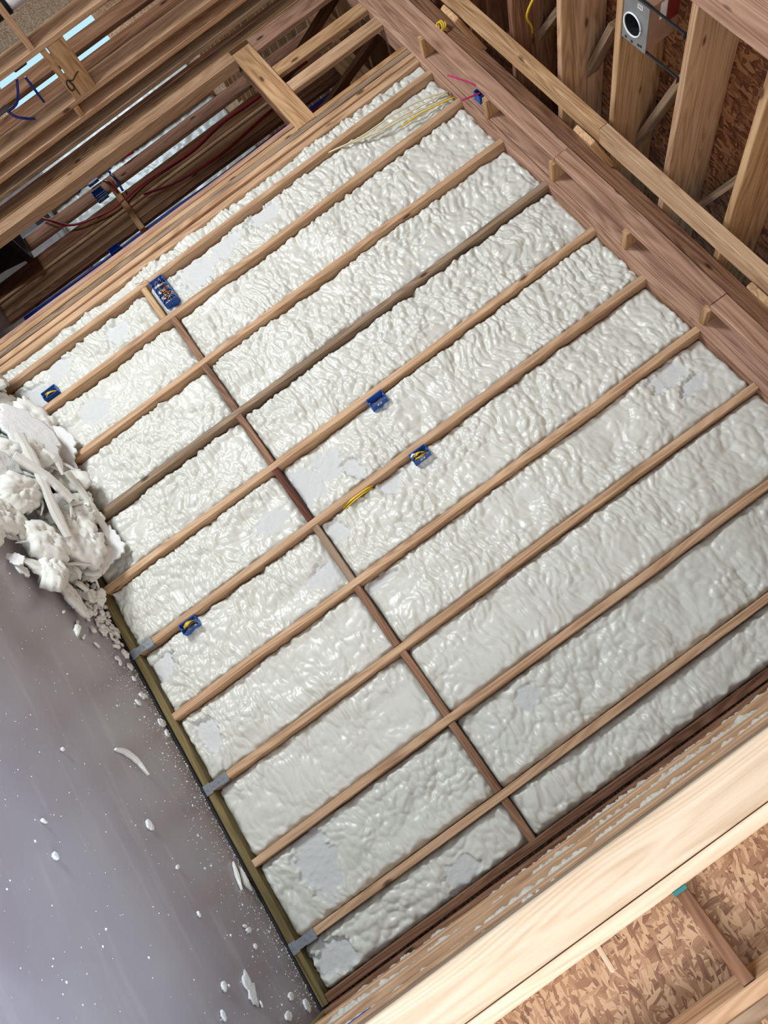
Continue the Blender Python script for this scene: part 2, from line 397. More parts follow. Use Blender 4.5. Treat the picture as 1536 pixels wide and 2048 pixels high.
# ================================================================== STRUCTURE
def slab(name, lo, hi, mat, kind='structure'):
    bm = bmesh.new(); c = [(a + b) / 2 for a, b in zip(lo, hi)]; h = [(b - a) / 2 for a, b in zip(lo, hi)]
    bm_box(bm, [-x for x in h], h); o = finish(bm, name, mat, loc=c); o['kind'] = kind; return o
slab('floor', (-12.3, -8.3, -.2), (6.5, 7.3, 0), CONC)
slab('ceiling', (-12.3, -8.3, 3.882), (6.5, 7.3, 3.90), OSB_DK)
# behind the foam: sheathing of the foamed wall, of the short return wall and of the wall right of the post
slab('wall_front', (-.50, .142, 0), (3.70, .155, 3.6), OSB_LT)
slab('wall_return', (3.672, -1.262, 0), (3.685, .142, 3.6), OSB_YZ)
slab('wall_right', (3.672, -1.278, 0), (6.3, -1.265, 3.6), OSB_LT)
slab('wall_east', (6.3, -8.1, 0), (6.32, -1.265, 3.88), OSB_YZ)
slab('wall_rear', (-11.0, 6.16, 0), (.5, 6.18, 3.88), OSB_LT)
slab('wall_rear_head', (-12.1, 6.16, 2.6), (-11.002, 6.18, 3.88), OSB_LT)
slab('wall_rear_sill', (-12.1, 6.16, 0), (-11.002, 6.18, .45), OSB_LT)
slab('wall_back', (-12.1, -8.02, 2.5), (6.3, -8.0, 3.88), OSB_LT)
slab('wall_back_east', (5.2, -8.02, 0), (6.3, -8.0, 2.5), OSB_LT)
slab('wall_back_west', (-12.1, -8.02, 0), (-.2, -8.0, 2.5), OSB_LT)
slab('wall_west', (-12.12, -8.0, 0), (-12.1, 6.16, 3.88), OSB_YZ)
slab('wall_north_side', (.5, .155, 0), (.515, 6.16, 3.88), OSB_YZ)

# ================================================================== FOAMED WALL
H = 3.345; D2 = .14
XS = [-.307, .003, .406, .818, 1.223, 1.630, 2.035, 2.440, 2.851, 3.254, 3.502]
stud_labels = [
 ('tan', 'tan stud on the foamed wall just right of the narrow foam strip by the doorway'),
 ('tan', 'tan stud right of the four-gang blue box, small blue box low on its left'),
 ('tan', 'tan stud between first and second blocks right of the four-gang blue box'),
 ('grey', 'greyish stud with thin white foam smear, rising out of the foam scrap pile'),
 ('tan', 'tan stud holding the empty blue box halfway up the foamed wall'),
 ('tan', 'tan stud holding two blue boxes, one low and one high with yellow wires'),
 ('tan', 'tan stud directly right of the stud with two blue boxes'),
 ('tan', 'tan stud rising from the galvanised strap in the middle of the foamed wall'),
 ('tan', 'tan stud third from the right inside corner of the foamed wall'),
 ('tan', 'tan stud second from the right inside corner, foam clump across it near the foot'),
 ('brown', 'dark brown corner stud at the right inside corner of the foamed wall'),
]
for i, (x, (tn, lb)) in enumerate(zip(XS, stud_labels)):
    w = .019
    board('wall_stud', (x - w, 0, .05), (x + w, D2, H - .001), tn, lb, 'stud', 'studs of the foamed wall', warp=.0025)
board('sole_plate', (-.44, -.002, .012), (3.52, D2, .0495), 'treated', 'greenish treated plate along the floor under the foamed wall', 'plate')
bm = bmesh.new(); bm_box(bm, (-1.98, -.07, -.006), (1.98, .07, .006)); o = finish(bm, 'sill_seal', SEAL, loc=(1.54, .056, .006)); tag(o, 'black strip of sill seal between concrete floor and treated plate', 'sill seal')
# top plates
board('top_plate', (-1.98, 0, H), (3.66, D2, H + .038), 'pink', 'lower top plate running along the head of the foamed wall', 'plate', 'top plates')
board('top_plate', (-1.98, .001, H + .039), (3.66, D2, H + .24), 'pink', 'upper rim board on the top plate behind the pinkish rail', 'plate', 'top plates')

# mid-height blocks between studs
bz = [(-1, 1.150, 'gold'), (0, 1.195, 'brown'), (1, 1.19, 'brown'), (2, 1.19, 'brown'), (3, 1.185, 'stained'), (4, 1.19, 'grey'), (5, 1.188, 'brown'), (6, 1.19, 'brown'), (7, 1.19, 'brown'), (8, 1.19, 'brown')]
bl = ['tan block under the four-gang blue box', 'brown block right below the stud beside the four-gang box', 'brown block second right of the four-gang blue box',
      'brown block just left of the dark reddish block', 'dark reddish stained block in the middle of the block row', 'greyish foam-dusted block just right of the dark reddish block',
      'brown block two right of the dark reddish block', 'brown block in the lower middle of the row, two bays from the corner bay', 'brown block one bay from the corner bay', 'short brown block in the bay at the right inside corner']
for (i, z, tn), lb in zip(bz, bl):
    a = XS[i + 1] + .020; b_ = XS[i + 2] - .020
    board('blocking', (a, .003, z - .019), (b_, .12, z + .019), tn, lb, 'block', 'mid-height blocks of the foamed wall', axis=0)

# foam in the bays, below and above the block row
EUx, EVz, ENy = (1, 0, 0), (0, 0, 1), (0, -1, 0)
PATCH = {
 ('lo', 0): [(-.11, .20, .13, .16, .006), (-.22, .44, .09, .10, .012), (-.17, .86, .08, .09, .012)],
 ('hi', 0): [(-.18, 1.46, .12, .14, .010), (-.2, 1.7, .08, .12, .012), (-.22, 2.0, .08, .12, .012)],
 ('lo', 1): [(.2, .5, .10, .10, .014)],
 ('lo', 4): [(1.47, 1.02, .07, .1, .012)],
 ('hi', 4): [(1.40, 1.42, .10, .09, .010), (1.42, 1.28, .13, .10, .008), (1.50, 1.53, .07, .05, .010)],
 ('lo', 5): [(1.76, .10, .07, .09, .004), (1.90, 1.08, .08, .09, .010)],
 ('hi', 5): [(1.70, 1.64, .06, .08, .012), (1.74, 1.27, .07, .06, .008)],
 ('hi', 6): [(2.13, 3.08, .07, .11, .012), (2.24, 3.14, .05, .09, .012), (2.09, 1.30, .04, .10, .006)],
 ('lo', 6): [(2.2, .15, .10, .06, .006)],
 ('hi', 8): [(2.98, 1.55, .06, .06, .012)],
 ('lo', 9): [(3.38, .16, .08, .12, .004), (3.42, .85, .07, .10, .010)],
 ('lo', 8): [(3.0, .3, .2, .10, .008)],
}
bay_names = ['narrow strip bay beside the doorway', 'bay of the four-gang blue box', 'second full bay', 'third full bay', 'fourth full bay', 'bay left of the stud with two boxes',
             'bay right of the stud with two boxes', 'seventh full bay', 'eighth full bay', 'ninth full bay', 'bay at the right inside corner']
ordn = ['first', 'second', 'third', 'fourth', 'fifth', 'sixth', 'seventh', 'eighth', 'ninth', 'tenth']
for k in range(10):
    xa, xb = XS[k] + .0185, XS[k + 1] - .0185
    zb = bz[k][1] if k else 1.15
    soft = 0 if k < 5 else min(1, (k - 4) / 3)
    base = -.062 + .001 * k + (.006 if k > 6 else 0)
    where = ['beside the four-gang blue box', 'right of the stud with the lone left-hand box', 'two bays right of the four-gang box',
             'left of the stud with the empty blue box', 'right of the stud with the empty blue box', 'right of the stud with the two yellow-wired boxes',
             'in the fourth bay left of the right corner', 'in the third bay left of the right corner', 'next to the corner bay', 'in the narrow bay at the right inside corner'][k]
    foam_panel('spray_foam', xa, xb, .049, zb - .019, (0, 0, 0), EUx, EVz, ENy, 3 + k * 7, 'cream spray foam below the block row, ' + where,
               'spray foam filling the lower bays', PATCH.get(('lo', k), ()), base=base, soft=soft)
    foam_panel('spray_foam', xa, xb, zb + .019, H, (0, 0, 0), EUx, EVz, ENy, 103 + k * 7, 'cream spray foam above the block row, ' + where,
               'spray foam filling the upper bays', PATCH.get(('hi', k), ()), base=base, soft=soft)

# pack of studs at the doorway side with a narrow foamed slot
tp = [(-.635, -.597, 'pink', 'pinkish stud lining the right side of the doorway opening'), (-.594, -.556, 'gold', 'second stud of the pack right of the doorway'),
      (-.553, -.515, 'grey', 'third stud of the pack right of the doorway'), (-.512, -.474, 'tan', 'last stud of the pack, next to the narrow foam strip')]
for a, b_, tn, lb in tp:
    board('jack_stud', (a, -.001, .0), (b_, D2, H - .001 if a > -.6 else 2.498), tn, lb, 'stud', 'stud pack right of the doorway')
board('jack_stud', (-.472, .014, .05), (-.425, D2, H - .001), 'tan', 'recessed stud edge half buried in the narrow foam strip', 'stud', 'stud pack right of the doorway')
foam_panel('spray_foam', -.4245, -.3265, .052, H, (0, 0, 0), EUx, EVz, ENy, 401, 'thin ragged strip of cream foam between the doorway stud pack and the first stud', 'spray foam filling the upper bays', base=-.052, side=.012, lip=(.5, .4, 1, 1))

# galvanised straps wrapping the stud feet
for x, lb in ((.003, 'dull galvanised strap at the stud foot left of the foam scrap pile'), (1.630, 'galvanised strap at the foot of the stud with two boxes'),
              (2.440, 'bright galvanised strap at the stud foot in the middle of the wall'), (3.254, 'foam-smeared galvanised strap at the stud foot nearest the right corner')):
    bm = bmesh.new()
    bm_box(bm, (-.021, -.0035, -.055), (.021, -.001, .085)); bm_box(bm, (-.027, -.0045, -.06), (.027, -.0015, -.012))
    bm_box(bm, (-.024, -.0035, .03), (-.0205, .03, .085)); bm_box(bm, (.0205, -.0035, .03), (.024, .03, .085))
    for zz in (-.035, .0, .03, .06): bm_box(bm, (-.005, -.006, zz - .005), (.005, -.0035, zz + .005))
    o = finish(bm, 'stud_strap', STEEL, loc=(x, -.002, .062), bevel=.0008); tag(o, lb, 'strap', 'galvanised straps at the stud feet')

# ================================================================== CEILING EDGE: rail, ladder blocks, ledgers
board('ceiling_rail', (-1.9, -.17, 3.390), (.83, -.132, 3.487), 'pink', 'pinkish rail below the joists, its length left of the butt joint', 'rail', 'pinkish rail along the wall head')
board('ceiling_rail', (.833, -.172, 3.392), (2.03, -.134, 3.487), 'pink', 'pinkish rail below the joists, middle length between two butt joints', 'rail', 'pinkish rail along the wall head')
board('ceiling_rail', (2.033, -.170, 3.390), (3.52, -.132, 3.487), 'pink', 'splintered pinkish rail below the joists, right-hand length', 'rail', 'pinkish rail along the wall head')
board('ceiling_ledger', (-1.9, -.150, 3.489), (3.52, -.112, 3.585), 'brown', 'dark brown ledger board just above the pinkish rail', 'ledger')
for x, lb in ((-.43, 'short block behind the rail above the narrow foam strip'), (.215, 'short block behind the rail carrying the blue box with magenta cables'), (.82, 'short pale block behind the rail near its first butt joint'),
              (1.425, 'short pale block behind the rail midway between the butt joints'), (2.02, 'short pale block behind the rail at its second butt joint'), (2.63, 'short pale block behind the rail nearest the right corner')):
    board('ladder_block', (x - .019, -.131, 3.372), (x + .019, -.001, 3.46), 'gold', lb, 'block', 'short blocks behind the rail', axis=1)
board('ceiling_nailer', (-1.3, -.505, 3.479), (1.075, -.405, 3.530), 'gold', 'light tan flat nailer under the joists, left length', 'nailer', 'flat nailer under the joists')
board('ceiling_nailer', (1.078, -.505, 3.479), (3.52, -.405, 3.530), 'tan', 'tan flat nailer under the joists, right length', 'nailer', 'flat nailer under the joists')
for x, lb in ((-.14, 'short plank hanging under the nailer beside the yellow cable coil'), (1.008, 'short plank bridging ledger and nailer in the middle'), (2.22, 'short plank bridging ledger and nailer at the right')):
    tilted_board('bridging_plank', (x, -.12, 3.60), (x, -.44, 3.44), .14, .03, 'gold', lb, 'plank', 'short planks between ledger and nailer', up=(1, 0, 0))

# joists and deck
k = 0
jx = [i * .4064 + 1.022 for i in range(-27, 9)]
for x in jx:
    if x < .2 or k > 8: continue
    n = jx.index(x)
    lbs = {0.2093: 'joist left of the yellow cable', }
    names = ['leftmost wide joist over the blue box with magenta cables', 'wide joist second from the left at the top', 'wide joist the metal box hangs from', 'pale wide joist right of the metal box', 'golden wide joist at the right picture edge', 'wide joist over the right part of the room, hidden by the beam', 'wide joist over the right corner', 'wide joist over the near post', 'last wide joist over the right wall']
    tn = ['brown', 'tan', 'gold', 'tan', 'gold', 'tan', 'tan', 'tan', 'tan'][k] if k < 9 else 'tan'
    board('floor_joist', (x - .019, -3.4, 3.6), (x + .019, .60, 3.878), tn, names[k], 'joist', 'floor joists overhead')
    k += 1
def ord_(n):
    return ['first', 'second', 'third', 'fourth', 'fifth', 'sixth', 'seventh', 'eighth', 'ninth', 'tenth', 'eleventh', 'twelfth', 'thirteenth', 'fourteenth', 'fifteenth', 'sixteenth', 'seventeenth', 'eighteenth', 'nineteenth', 'twentieth', 'twenty-first', 'twenty-second', 'twenty-third', 'twenty-fourth'][n - 1]
k = 0
for x in jx[::-1]:
    if x >= .2 or x > -1.2: continue
    k += 1
    board('floor_joist', (x - .019, -.6 if x > -3 else 1.0, 3.6), (x + .019, 6.1, 3.878), 'tan', 'tan ceiling joist in the rooms behind, ' + ord_(k) + ' from the doorway side', 'joist', 'ceiling joists of the rooms behind')
for x, a in ((-.197, 'brown'), (-.604, 'brown'), (-1.01, 'brown')):
    board('floor_joist', (x - .019, -3.4, 3.6), (x + .019, -.02, 3.878), a, {-.197: 'brown joist above the yellow cable coil', -.604: 'brown joist at the top edge of the picture', -1.01: 'brown joist left of the top edge above the doorway'}[x], 'joist', 'floor joists overhead')
board('cross_beam', (.2, -1.75, 3.555), (3.5, -1.375, 3.598), 'pink', 'wide pale pinkish beam with knots crossing under the joists', 'beam')
# diagonal braces between the joists
tilted_board('diagonal_brace', (1.39, -1.02, 3.80), (.985, -.02, 3.80), .085, .038, 'grey', 'grey diagonal brace behind the metal box and pale joist', 'brace', 'diagonal braces among the joists')
tilted_board('diagonal_brace', (.80, -.72, 3.80), (.50, -.02, 3.80), .085, .038, 'grey', 'grey diagonal brace left of the metal box', 'brace', 'diagonal braces among the joists')
tilted_board('diagonal_brace', (.42, -.60, 3.80), (.05, -.02, 3.80), .085, .038, 'grey', 'thin diagonal brace beside the hanging yellow cable', 'brace', 'diagonal braces among the joists')
tilted_board('diagonal_brace', (1.84, -.72, 3.80), (1.50, -.02, 3.80), .085, .038, 'grey', 'diagonal brace against the golden joist at the right edge', 'brace', 'diagonal braces among the joists')

# ================================================================== FIXTURE BOX hung between two joists
fx = empty('fan_housing', (1.126, -1.05, 3.60), 'galvanised metal box with round opening hung on bars between joists', 'fan box')
bm = bmesh.new()
seg = 40; cx_, cy_ = -.015, .015; R_ = .052
outer = [(-.077, -.11), (.075, -.11), (.075, .105), (-.077, .115)]
def rect_pt(a):
    # point on the rectangle outline in direction a
    dx, dy = math.cos(a), math.sin(a); t = 9
    if dx > 0: t = min(t, (.075 - cx_) / dx)
    if dx < 0: t = min(t, (-.077 - cx_) / dx)
    if dy > 0: t = min(t, (.11 - cy_) / dy)
    if dy < 0: t = min(t, (-.11 - cy_) / dy)
    return (cx_ + dx * t, cy_ + dy * t)
ang = sorted([2 * PI * i / seg for i in range(seg)] + [math.atan2(y - cy_, x - cx_) % (2 * PI) for x in (-.077, .075) for y in (-.11, .11)])
o1 = [bm.verts.new((*rect_pt(a), 0)) for a in ang]; i1 = [bm.verts.new((cx_ + R_ * math.cos(a), cy_ + R_ * math.sin(a), 0)) for a in ang]
o2 = [bm.verts.new((*rect_pt(a), .0025)) for a in ang]; i2 = [bm.verts.new((cx_ + R_ * math.cos(a), cy_ + R_ * math.sin(a), .0025)) for a in ang]
n = len(ang)
for i in range(n):
    j = (i + 1) % n
    bm.faces.new((o1[i], o1[j], i1[j], i1[i])); bm.faces.new((o2[j], o2[i], i2[i], i2[j])); bm.faces.new((o1[j], o1[i], o2[i], o2[j])); bm.faces.new((i1[i], i1[j], i2[j], i2[i]))
finish(bm, 'mounting_plate', STEEL, fx)
bm = bmesh.new(); ring = [(cx_ + .052 * math.cos(a), cy_ + .052 * math.sin(a), -.003) for a in np.linspace(0, 2 * PI, 33)]
tube_bm(bm, ring, .004, 8, 1); finish(bm, 'collar', WHITE, fx, smooth=True)
bm = bmesh.new()
n = 32
for (r_, z0, z1) in ((.051, 0, .10),):
    a1 = [bm.verts.new((cx_ + r_ * math.cos(2 * PI * i / n), cy_ + r_ * math.sin(2 * PI * i / n), z0)) for i in range(n)]
    a2 = [bm.verts.new((cx_ + r_ * math.cos(2 * PI * i / n), cy_ + r_ * math.sin(2 * PI * i / n), z1)) for i in range(n)]
    for i in range(n): bm.faces.new((a1[i], a1[(i + 1) % n], a2[(i + 1) % n], a2[i]))
    bm.faces.new(a2)
finish(bm, 'can', DKSTEEL, fx, smooth=False)
bm = bmesh.new(); bm_box(bm, (.020, -.004, -.004), (.075, .004, .004)); bm_box(bm, (-.01, -.02, 0), (.012, .02, .01)); finish(bm, 'bulb_socket', WHITE, fx, loc=(-.03, .02, .07))
bm = bmesh.new(); 
for lo, hi in (((-.07, -.105, .004), (-.067, .10, .17)), ((.070, -.105, .004), (.073, .10, .17)), ((-.067, -.105, .004), (.070, -.102, .17)), ((-.067, .097, .004), (.070, .10, .17)), ((-.067, -.102, .167), (.070, .097, .17))): bm_box(bm, lo, hi)
bb = finish(bm, 'housing', KRAFT, fx, bevel=.0008)
bm = bmesh.new(); bm_box(bm, (.0735, -.10, .10), (.0745, .02, .165)); tag(finish(bm, 'sticker', REDLB, fx), 'dark red sticker')
bm = bmesh.new(); bm_box(bm, (.0735, -.10, .06), (.0745, -.02, .095)); tag(finish(bm, 'sticker', WHITE, fx), 'white printed sticker')
bm = bmesh.new(); bm_box(bm, (.005, -.10, -.001), (.035, -.08, -.0004)); finish(bm, 'barcode_sticker', WHITE, fx)
bm = bmesh.new()
for i in range(6): bm_box(bm, (.008 + i * .0042, -.098, -.0014), (.0098 + i * .0042, -.084, -.0009))
finish(bm, 'barcode', BLACK, fx)
bm = bmesh.new()
for x, y in ((-.05, .096), (-.012, .098), (.03, .09), (.045, .088), (-.06, -.09)): bm_box(bm, (x - .006, y - .005, -.0012), (x + .006, y + .005, -.0003))
finish(bm, 'punched_slots', BLACK, fx)
for y in (-.115, .105):
    bm = bmesh.new(); bm_box(bm, (-.085, y - .004, .003), (.285, y + .004, .013)); bm_box(bm, (.28, y - .012, -.01), (.283, y + .012, .03)); finish(bm, 'hanger_bar', DKSTEEL, fx, bevel=.001)

# ================================================================== DOORWAY WALL left of the foamed wall
board('door_header', (-1.395, -.003, 2.500), (-.556, .036, 2.642), 'gold', 'wide tan header plank across the top of the doorway opening', 'header')
board('door_header', (-1.395, .102, 2.500), (-.60, .14, 2.642), 'brown', 'rear header plank behind the wide tan header', 'header')
board('cripple_stud', (-1.105, -.001, 2.643), (-1.012, .037, H - .001), 'gold', 'flat cripple stud above the header, farther from the foam', 'stud', 'cripple studs above the header')
board('cripple_stud', (-.925, -.001, 2.643), (-.832, .037, H - .001), 'tan', 'flat cripple stud above the header, nearer the foam', 'stud', 'cripple studs above the header')
pk = [(-1.440, -1.350, .0, .089, 0, 2.498, 'tan', 'broad pale jack stud lining the left side of the doorway opening'),
      (-1.482, -1.444, .0, .089, 0, H - .001, 'gold', 'narrow stud tight behind the broad pale jack stud'),
      (-1.523, -1.485, .0, .089, 0, H - .001, 'grey', 'second narrow stud of the left doorway pack'),
      (-1.564, -1.526, .0, .14, 0, H - .001, 'pink', 'outermost narrow stud of the left doorway pack'),
      (-1.440, -1.300, -.001, .037, 2.643, H - .001, 'pink', 'flat stud standing on the left end of the header')]
for a, b_, y0, y1, z0, z1, tn, lb in pk:
    board('jack_stud', (a, y0, z0), (b_, y1, z1), tn, lb, 'stud', 'stud pack left of the doorway')
# open stud wall running towards the camera from the left end of the doorway (edges face +x at x = -1.44)
for y0, tn, lb in ((-.147, 'grey', 'greyish stud of the open side wall, closest to the doorway pack'), (-.248, 'tan', 'pale-edged stud of the open side wall, second from the doorway pack'),
                   (-.362, 'tan', 'pale-edged stud right of the wide plank block, pencil-marked'), (-.754, 'tan', 'pale-edged stud left of the wide plank block'),
                   (-1.160, 'tan', 'stud of the open side wall at the white drain pipe'), (-1.566, 'tan', 'stud of the open side wall beyond the upper left corner'), (-1.972, 'tan', 'stud of the open side wall farthest from the doorway')):
    board('partition_stud', (-1.58, y0, .04), (-1.44, y0 + .036, H - .001), tn, lb, 'stud', 'open studs of the side wall')
board('partition_sole_plate', (-1.58, -4.0, 0), (-1.44, -.002, .038), 'tan', 'sole plate under the open side wall left of the doorway', 'plate')
board('partition_top_plate', (-1.58, -4.0, H), (-1.44, -.002, H + .038), 'tan', 'top plate over the open side wall left of the doorway', 'plate')
board('plank_block', (-1.478, -.716, 1.549), (-1.441, -.363, 1.664), 'gold', 'wide tan plank block nailed between two open studs', 'block', 'blocks between the open studs', axis=1)
board('plank_block', (-1.53, -.716, 1.505), (-1.441, -.363, 1.543), 'gold', 'narrow tan block right under the wide plank block', 'block', 'blocks between the open studs', axis=1)
board('plank_block', (-1.53, -.324, 1.46), (-1.441, -.249, 1.498), 'gold', 'tiny block between the two pale-edged studs', 'block', 'blocks between the open studs', axis=1)
board('plank_block', (-1.53, -1.122, 1.460), (-1.441, -.755, 1.498), 'tan', 'narrow block with a dark hole left of the wide plank block', 'block', 'blocks between the open studs', axis=1)
# two wide studs of the closet behind that wall
board('closet_stud', (-2.165, -.2, 0), (-2.02, -.162, 3.58), 'brown', 'wide shaded stud between the two bright window strips', 'stud', 'wide shaded studs behind the side wall')
board('closet_stud', (-1.935, -.2, 0), (-1.815, -.162, 3.58), 'brown', 'wide shaded stud right of the bright window strips', 'stud', 'wide shaded studs behind the side wall')
# white drain pipe with red branch
t = empty('drain_pipe', (-1.72, -.86, 1.66), 'white plastic drain pipe standing at the far upper left corner', 'pipe')
bm = bmesh.new(); tube_bm(bm, [(0, 0, -.2), (0, 0, 1.5)], .042, 24, 1); finish(bm, 'pipe_wall', WHITE, t, smooth=True)
bm = bmesh.new(); tube_bm(bm, [(0, 0, -.24), (0, 0, -.14)], .050, 24, 1); tag(finish(bm, 'coupling', DKSTEEL, t, smooth=True), 'grey coupling sleeve')
bm = bmesh.new(); tube_bm(bm, [(-.01, -.10, -.3), (-.01, -.10, .6)], .02, 20, 1); tag(finish(bm, 'branch_pipe', REDLB, t, smooth=True), 'red branch pipe')
tube('steel_pipe', [(-1.52, -.525, .04), (-1.52, -.525, 1.15)], .018, STEEL, 'grey pipe stub beside the blue water lines', 'pipe', smoothn=1, seg=14)
for pts, lb in (([(-1.52, -.50, 1.13), (-1.50, -.52, 1.20), (-1.49, -.57, 1.25), (-1.51, -.63, 1.30)], 'thick blue water line curving up from the grey pipe'),
                ([(-1.51, -.61, 1.345), (-1.49, -.55, 1.345), (-1.49, -.48, 1.342), (-1.53, -.41, 1.34)], 'straight blue water line poking through the side wall'),
                ([(-1.52, -.52, 1.13), (-1.49, -.47, 1.15), (-1.48, -.43, 1.19), (-1.50, -.38, 1.23)], 'blue water line crossing low between the open studs')):
    tube('water_line', pts, .008, BLUE_D, lb, 'pipe', 'blue water lines on the left')
bm = bmesh.new(); bm_box(bm, (-.03, -.025, -.045), (.03, .025, .045)); tag(finish(bm, 'valve_box', BLACK, loc=(-1.53, -.692, 1.36), bevel=.004), 'small dark box above the blue water lines', 'box')

# ---------------- second partition seen through the doorway (y about 1.1)
P1 = [(-2.485, -2.352, 'pink', 'wide pinkish stud between the two bright foam views beyond the doorway'), (-2.243, -2.104, 'brown', 'wide brown stud carrying the thin red water line beyond the doorway'),
      (-2.098, -2.068, 'tan', 'narrow pale stud edge beside the dark seam beyond the doorway'), (-2.046, -1.906, 'tan', 'wide tan stud carrying the thick red water line beyond the doorway'), (-1.900, -1.836, 'brown', 'narrow brown stud left of the blue pipes beyond the doorway')]
for a, b_, tn, lb in P1:
    board('inner_stud', (a, 1.10, 0), (b_, 1.138, 3.58), tn, lb, 'stud', 'inner studs seen through the doorway')
board('inner_stud', (-1.832, 1.16, 0), (-1.742, 1.198, 3.58), 'pink', 'flat pinkish stud the blue pipes are strapped to', 'stud', 'inner studs seen through the doorway')
board('inner_stud', (-1.16, .62, 0), (-1.122, .76, 3.58), 'stained', 'dark stud deep behind the doorway pack', 'stud', 'inner studs seen through the doorway')
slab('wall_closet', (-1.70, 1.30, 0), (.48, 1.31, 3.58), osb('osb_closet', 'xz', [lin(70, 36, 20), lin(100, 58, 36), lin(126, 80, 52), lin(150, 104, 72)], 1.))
board('inner_block', (-2.40, 1.05, 1.285), (-1.75, 1.098, 1.335), 'gold', 'thin tan cross block spanning the inner studs beyond the doorway', 'block')
for i, (dx, mt) in enumerate(((0, BLUE_D), (.022, BLUE_D), (.05, REDP))):
    tube('water_line', [(-1.83 + dx, 1.145, .1), (-1.81 + dx * .9, 1.14, .9), (-1.815 + dx * .7, 1.14, 1.5), (-1.79 + dx * .3, 1.14, 2.1), (-1.80 + dx * .5, 1.14, 2.55), (-1.80 + dx, 1.14, 3.4)], .010, mt,
         ['left one of two blue water lines on the pinkish inner stud', 'right one of two blue water lines on the pinkish inner stud', 'thin red water line beside the blue pair'][i], 'pipe', 'water lines on the inner stud')
for pts, lb in (([(-2.55, 1.04, .64), (-2.36, 1.0, .73), (-2.20, 1.02, .85), (-2.13, 1.04, 1.05), (-2.10, 1.05, 1.25), (-2.15, 1.07, 1.56), (-2.13, 1.08, 2.0), (-2.18, 1.08, 2.34), (-2.17, 1.08, 2.69), (-2.17, 1.08, 3.2)], 'long red water line snaking up the wide brown inner stud'),
                ([(-2.02, 1.04, 1.48), (-1.93, 1.05, 1.74), (-1.90, 1.07, 2.17), (-1.97, 1.08, 2.74), (-1.97, 1.08, 3.2)], 'thick red water line on the wide tan inner stud'),
                ([(-2.62, 1.05, 1.15), (-2.54, 1.02, 1.24), (-2.46, 1.03, 1.29)], 'short dark red water line bowing below the blue one'),
                ([(-2.55, 1.02, 1.36), (-2.46, 1.02, 1.50), (-2.47, 1.05, 1.62)], 'red water line crossing the upper foam view'),
                ([(-2.385, 1.03, 1.28), (-2.29, 1.0, 1.31), (-2.194, 1.03, 1.316)], 'red water line stub above the blue boxes')):
    tube('red_water_line', pts, .010, REDP, lb, 'pipe', 'red water lines behind the doorway')
for pts, lb in (([(-2.469, 1.05, 1.056), (-2.576, 1.0, 1.226), (-2.514, 1.0, 1.323), (-2.425, 1.04, 1.364)], 'blue water line bowing in front of the far foam'),
                ([(-2.412, 1.04, 1.357), (-2.29, 1.0, 1.37), (-2.184, 1.04, 1.361)], 'blue water line end drooping over the wide pinkish stud')):
    tube('water_line', pts, .010, BLUE_D, lb, 'pipe', 'blue water lines behind the doorway')

# ---------------- rear wall: foam, studs
k = 0
rear_lb = ['distant foam right beside the bright rear window', 'distant foam second from the rear window', 'distant foam third from the rear window', 'distant foam fourth from the rear window', 'upper distant foam seen left of the wide pinkish inner stud', 'distant foam seen right of the wide pinkish inner stud', 'distant foam seventh from the rear window', 'distant foam eighth from the rear window', 'distant foam farthest from the rear window']
for i in range(9):
    xa = -10.6 + i * 1.1
    foam_panel('rear_foam', xa, xa + 1.06, .05, 3.35, (0, 6.06, 0), EUx, EVz, ENy, 501 + i * 5, rear_lb[i], 'foam on the rear wall', step=.03, base=-.02, depth=.05)
for i in range(10):
    xa = -10.64 + i * 1.1
    board('rear_stud', (xa + .001, 5.99, 0), (xa + .038, 6.15, 3.4), 'tan', 'distant rear wall stud, ' + ord_(i + 1) + ' from the bright rear window', 'stud', 'studs of the rear wall')
# white cartons and a dark tub on the floor of the room behind
for (x, y, z, a, b_, c, lb) in ((-4.9, 2.9, .22, .5, .3, .22, 'white carton standing nearest in the room behind the doorway'), (-4.35, 3.0, .2, .42, .3, .20, 'white carton right of the nearest carton in the room behind'), (-5.6, 3.2, .3, .5, .3, .3, 'white carton farthest left in the room behind')):
    e = empty('carton', (x, y, 0), lb, 'box', 'white cartons in the room behind')
    bm = bmesh.new(); bm_box(bm, (-a / 2, -b_ / 2, 0), (a / 2, b_ / 2, c * 2)); finish(bm, 'carton_body', WHITE, e, bevel=.006)
    bm = bmesh.new(); bm_box(bm, (-a / 2 - .002, -.03, c * 1.2), (a / 2 + .002, .03, 2 * c + .002)); tag(finish(bm, 'tape', STEEL, e), 'grey packing tape')
t = empty('storage_tub', (-2.35, .72, 0), 'large black tub on the floor inside the doorway', 'tub')
bm = bmesh.new()
rings = []
for z, s in ((0, .20), (.42, .25), (.42, .27), (.47, .27), (.47, .235), (.03, .185)):
    rings.append([bm.verts.new((s * 1.3 * math.copysign(abs(math.cos(a)) ** .5, math.cos(a)), s * math.copysign(abs(math.sin(a)) ** .5, math.sin(a)), z)) for a in [2 * PI * i / 32 + .01 for i in range(32)]])
for q in range(len(rings) - 1):
    for i in range(32): bm.faces.new((rings[q][i], rings[q][(i + 1) % 32], rings[q + 1][(i + 1) % 32], rings[q + 1][i]))
bm.faces.new(rings[0]); bm.faces.new(rings[-1])
finish(bm, 'tub_shell', BLACK, t, smooth=True)
bm = bmesh.new(); bm_box(bm, (-.12, -.285, .30), (.12, -.25, .34)); finish(bm, 'tub_handle', DKBLUE, t, bevel=.006)
# blue boxes of the inner wall are built with the other boxes below

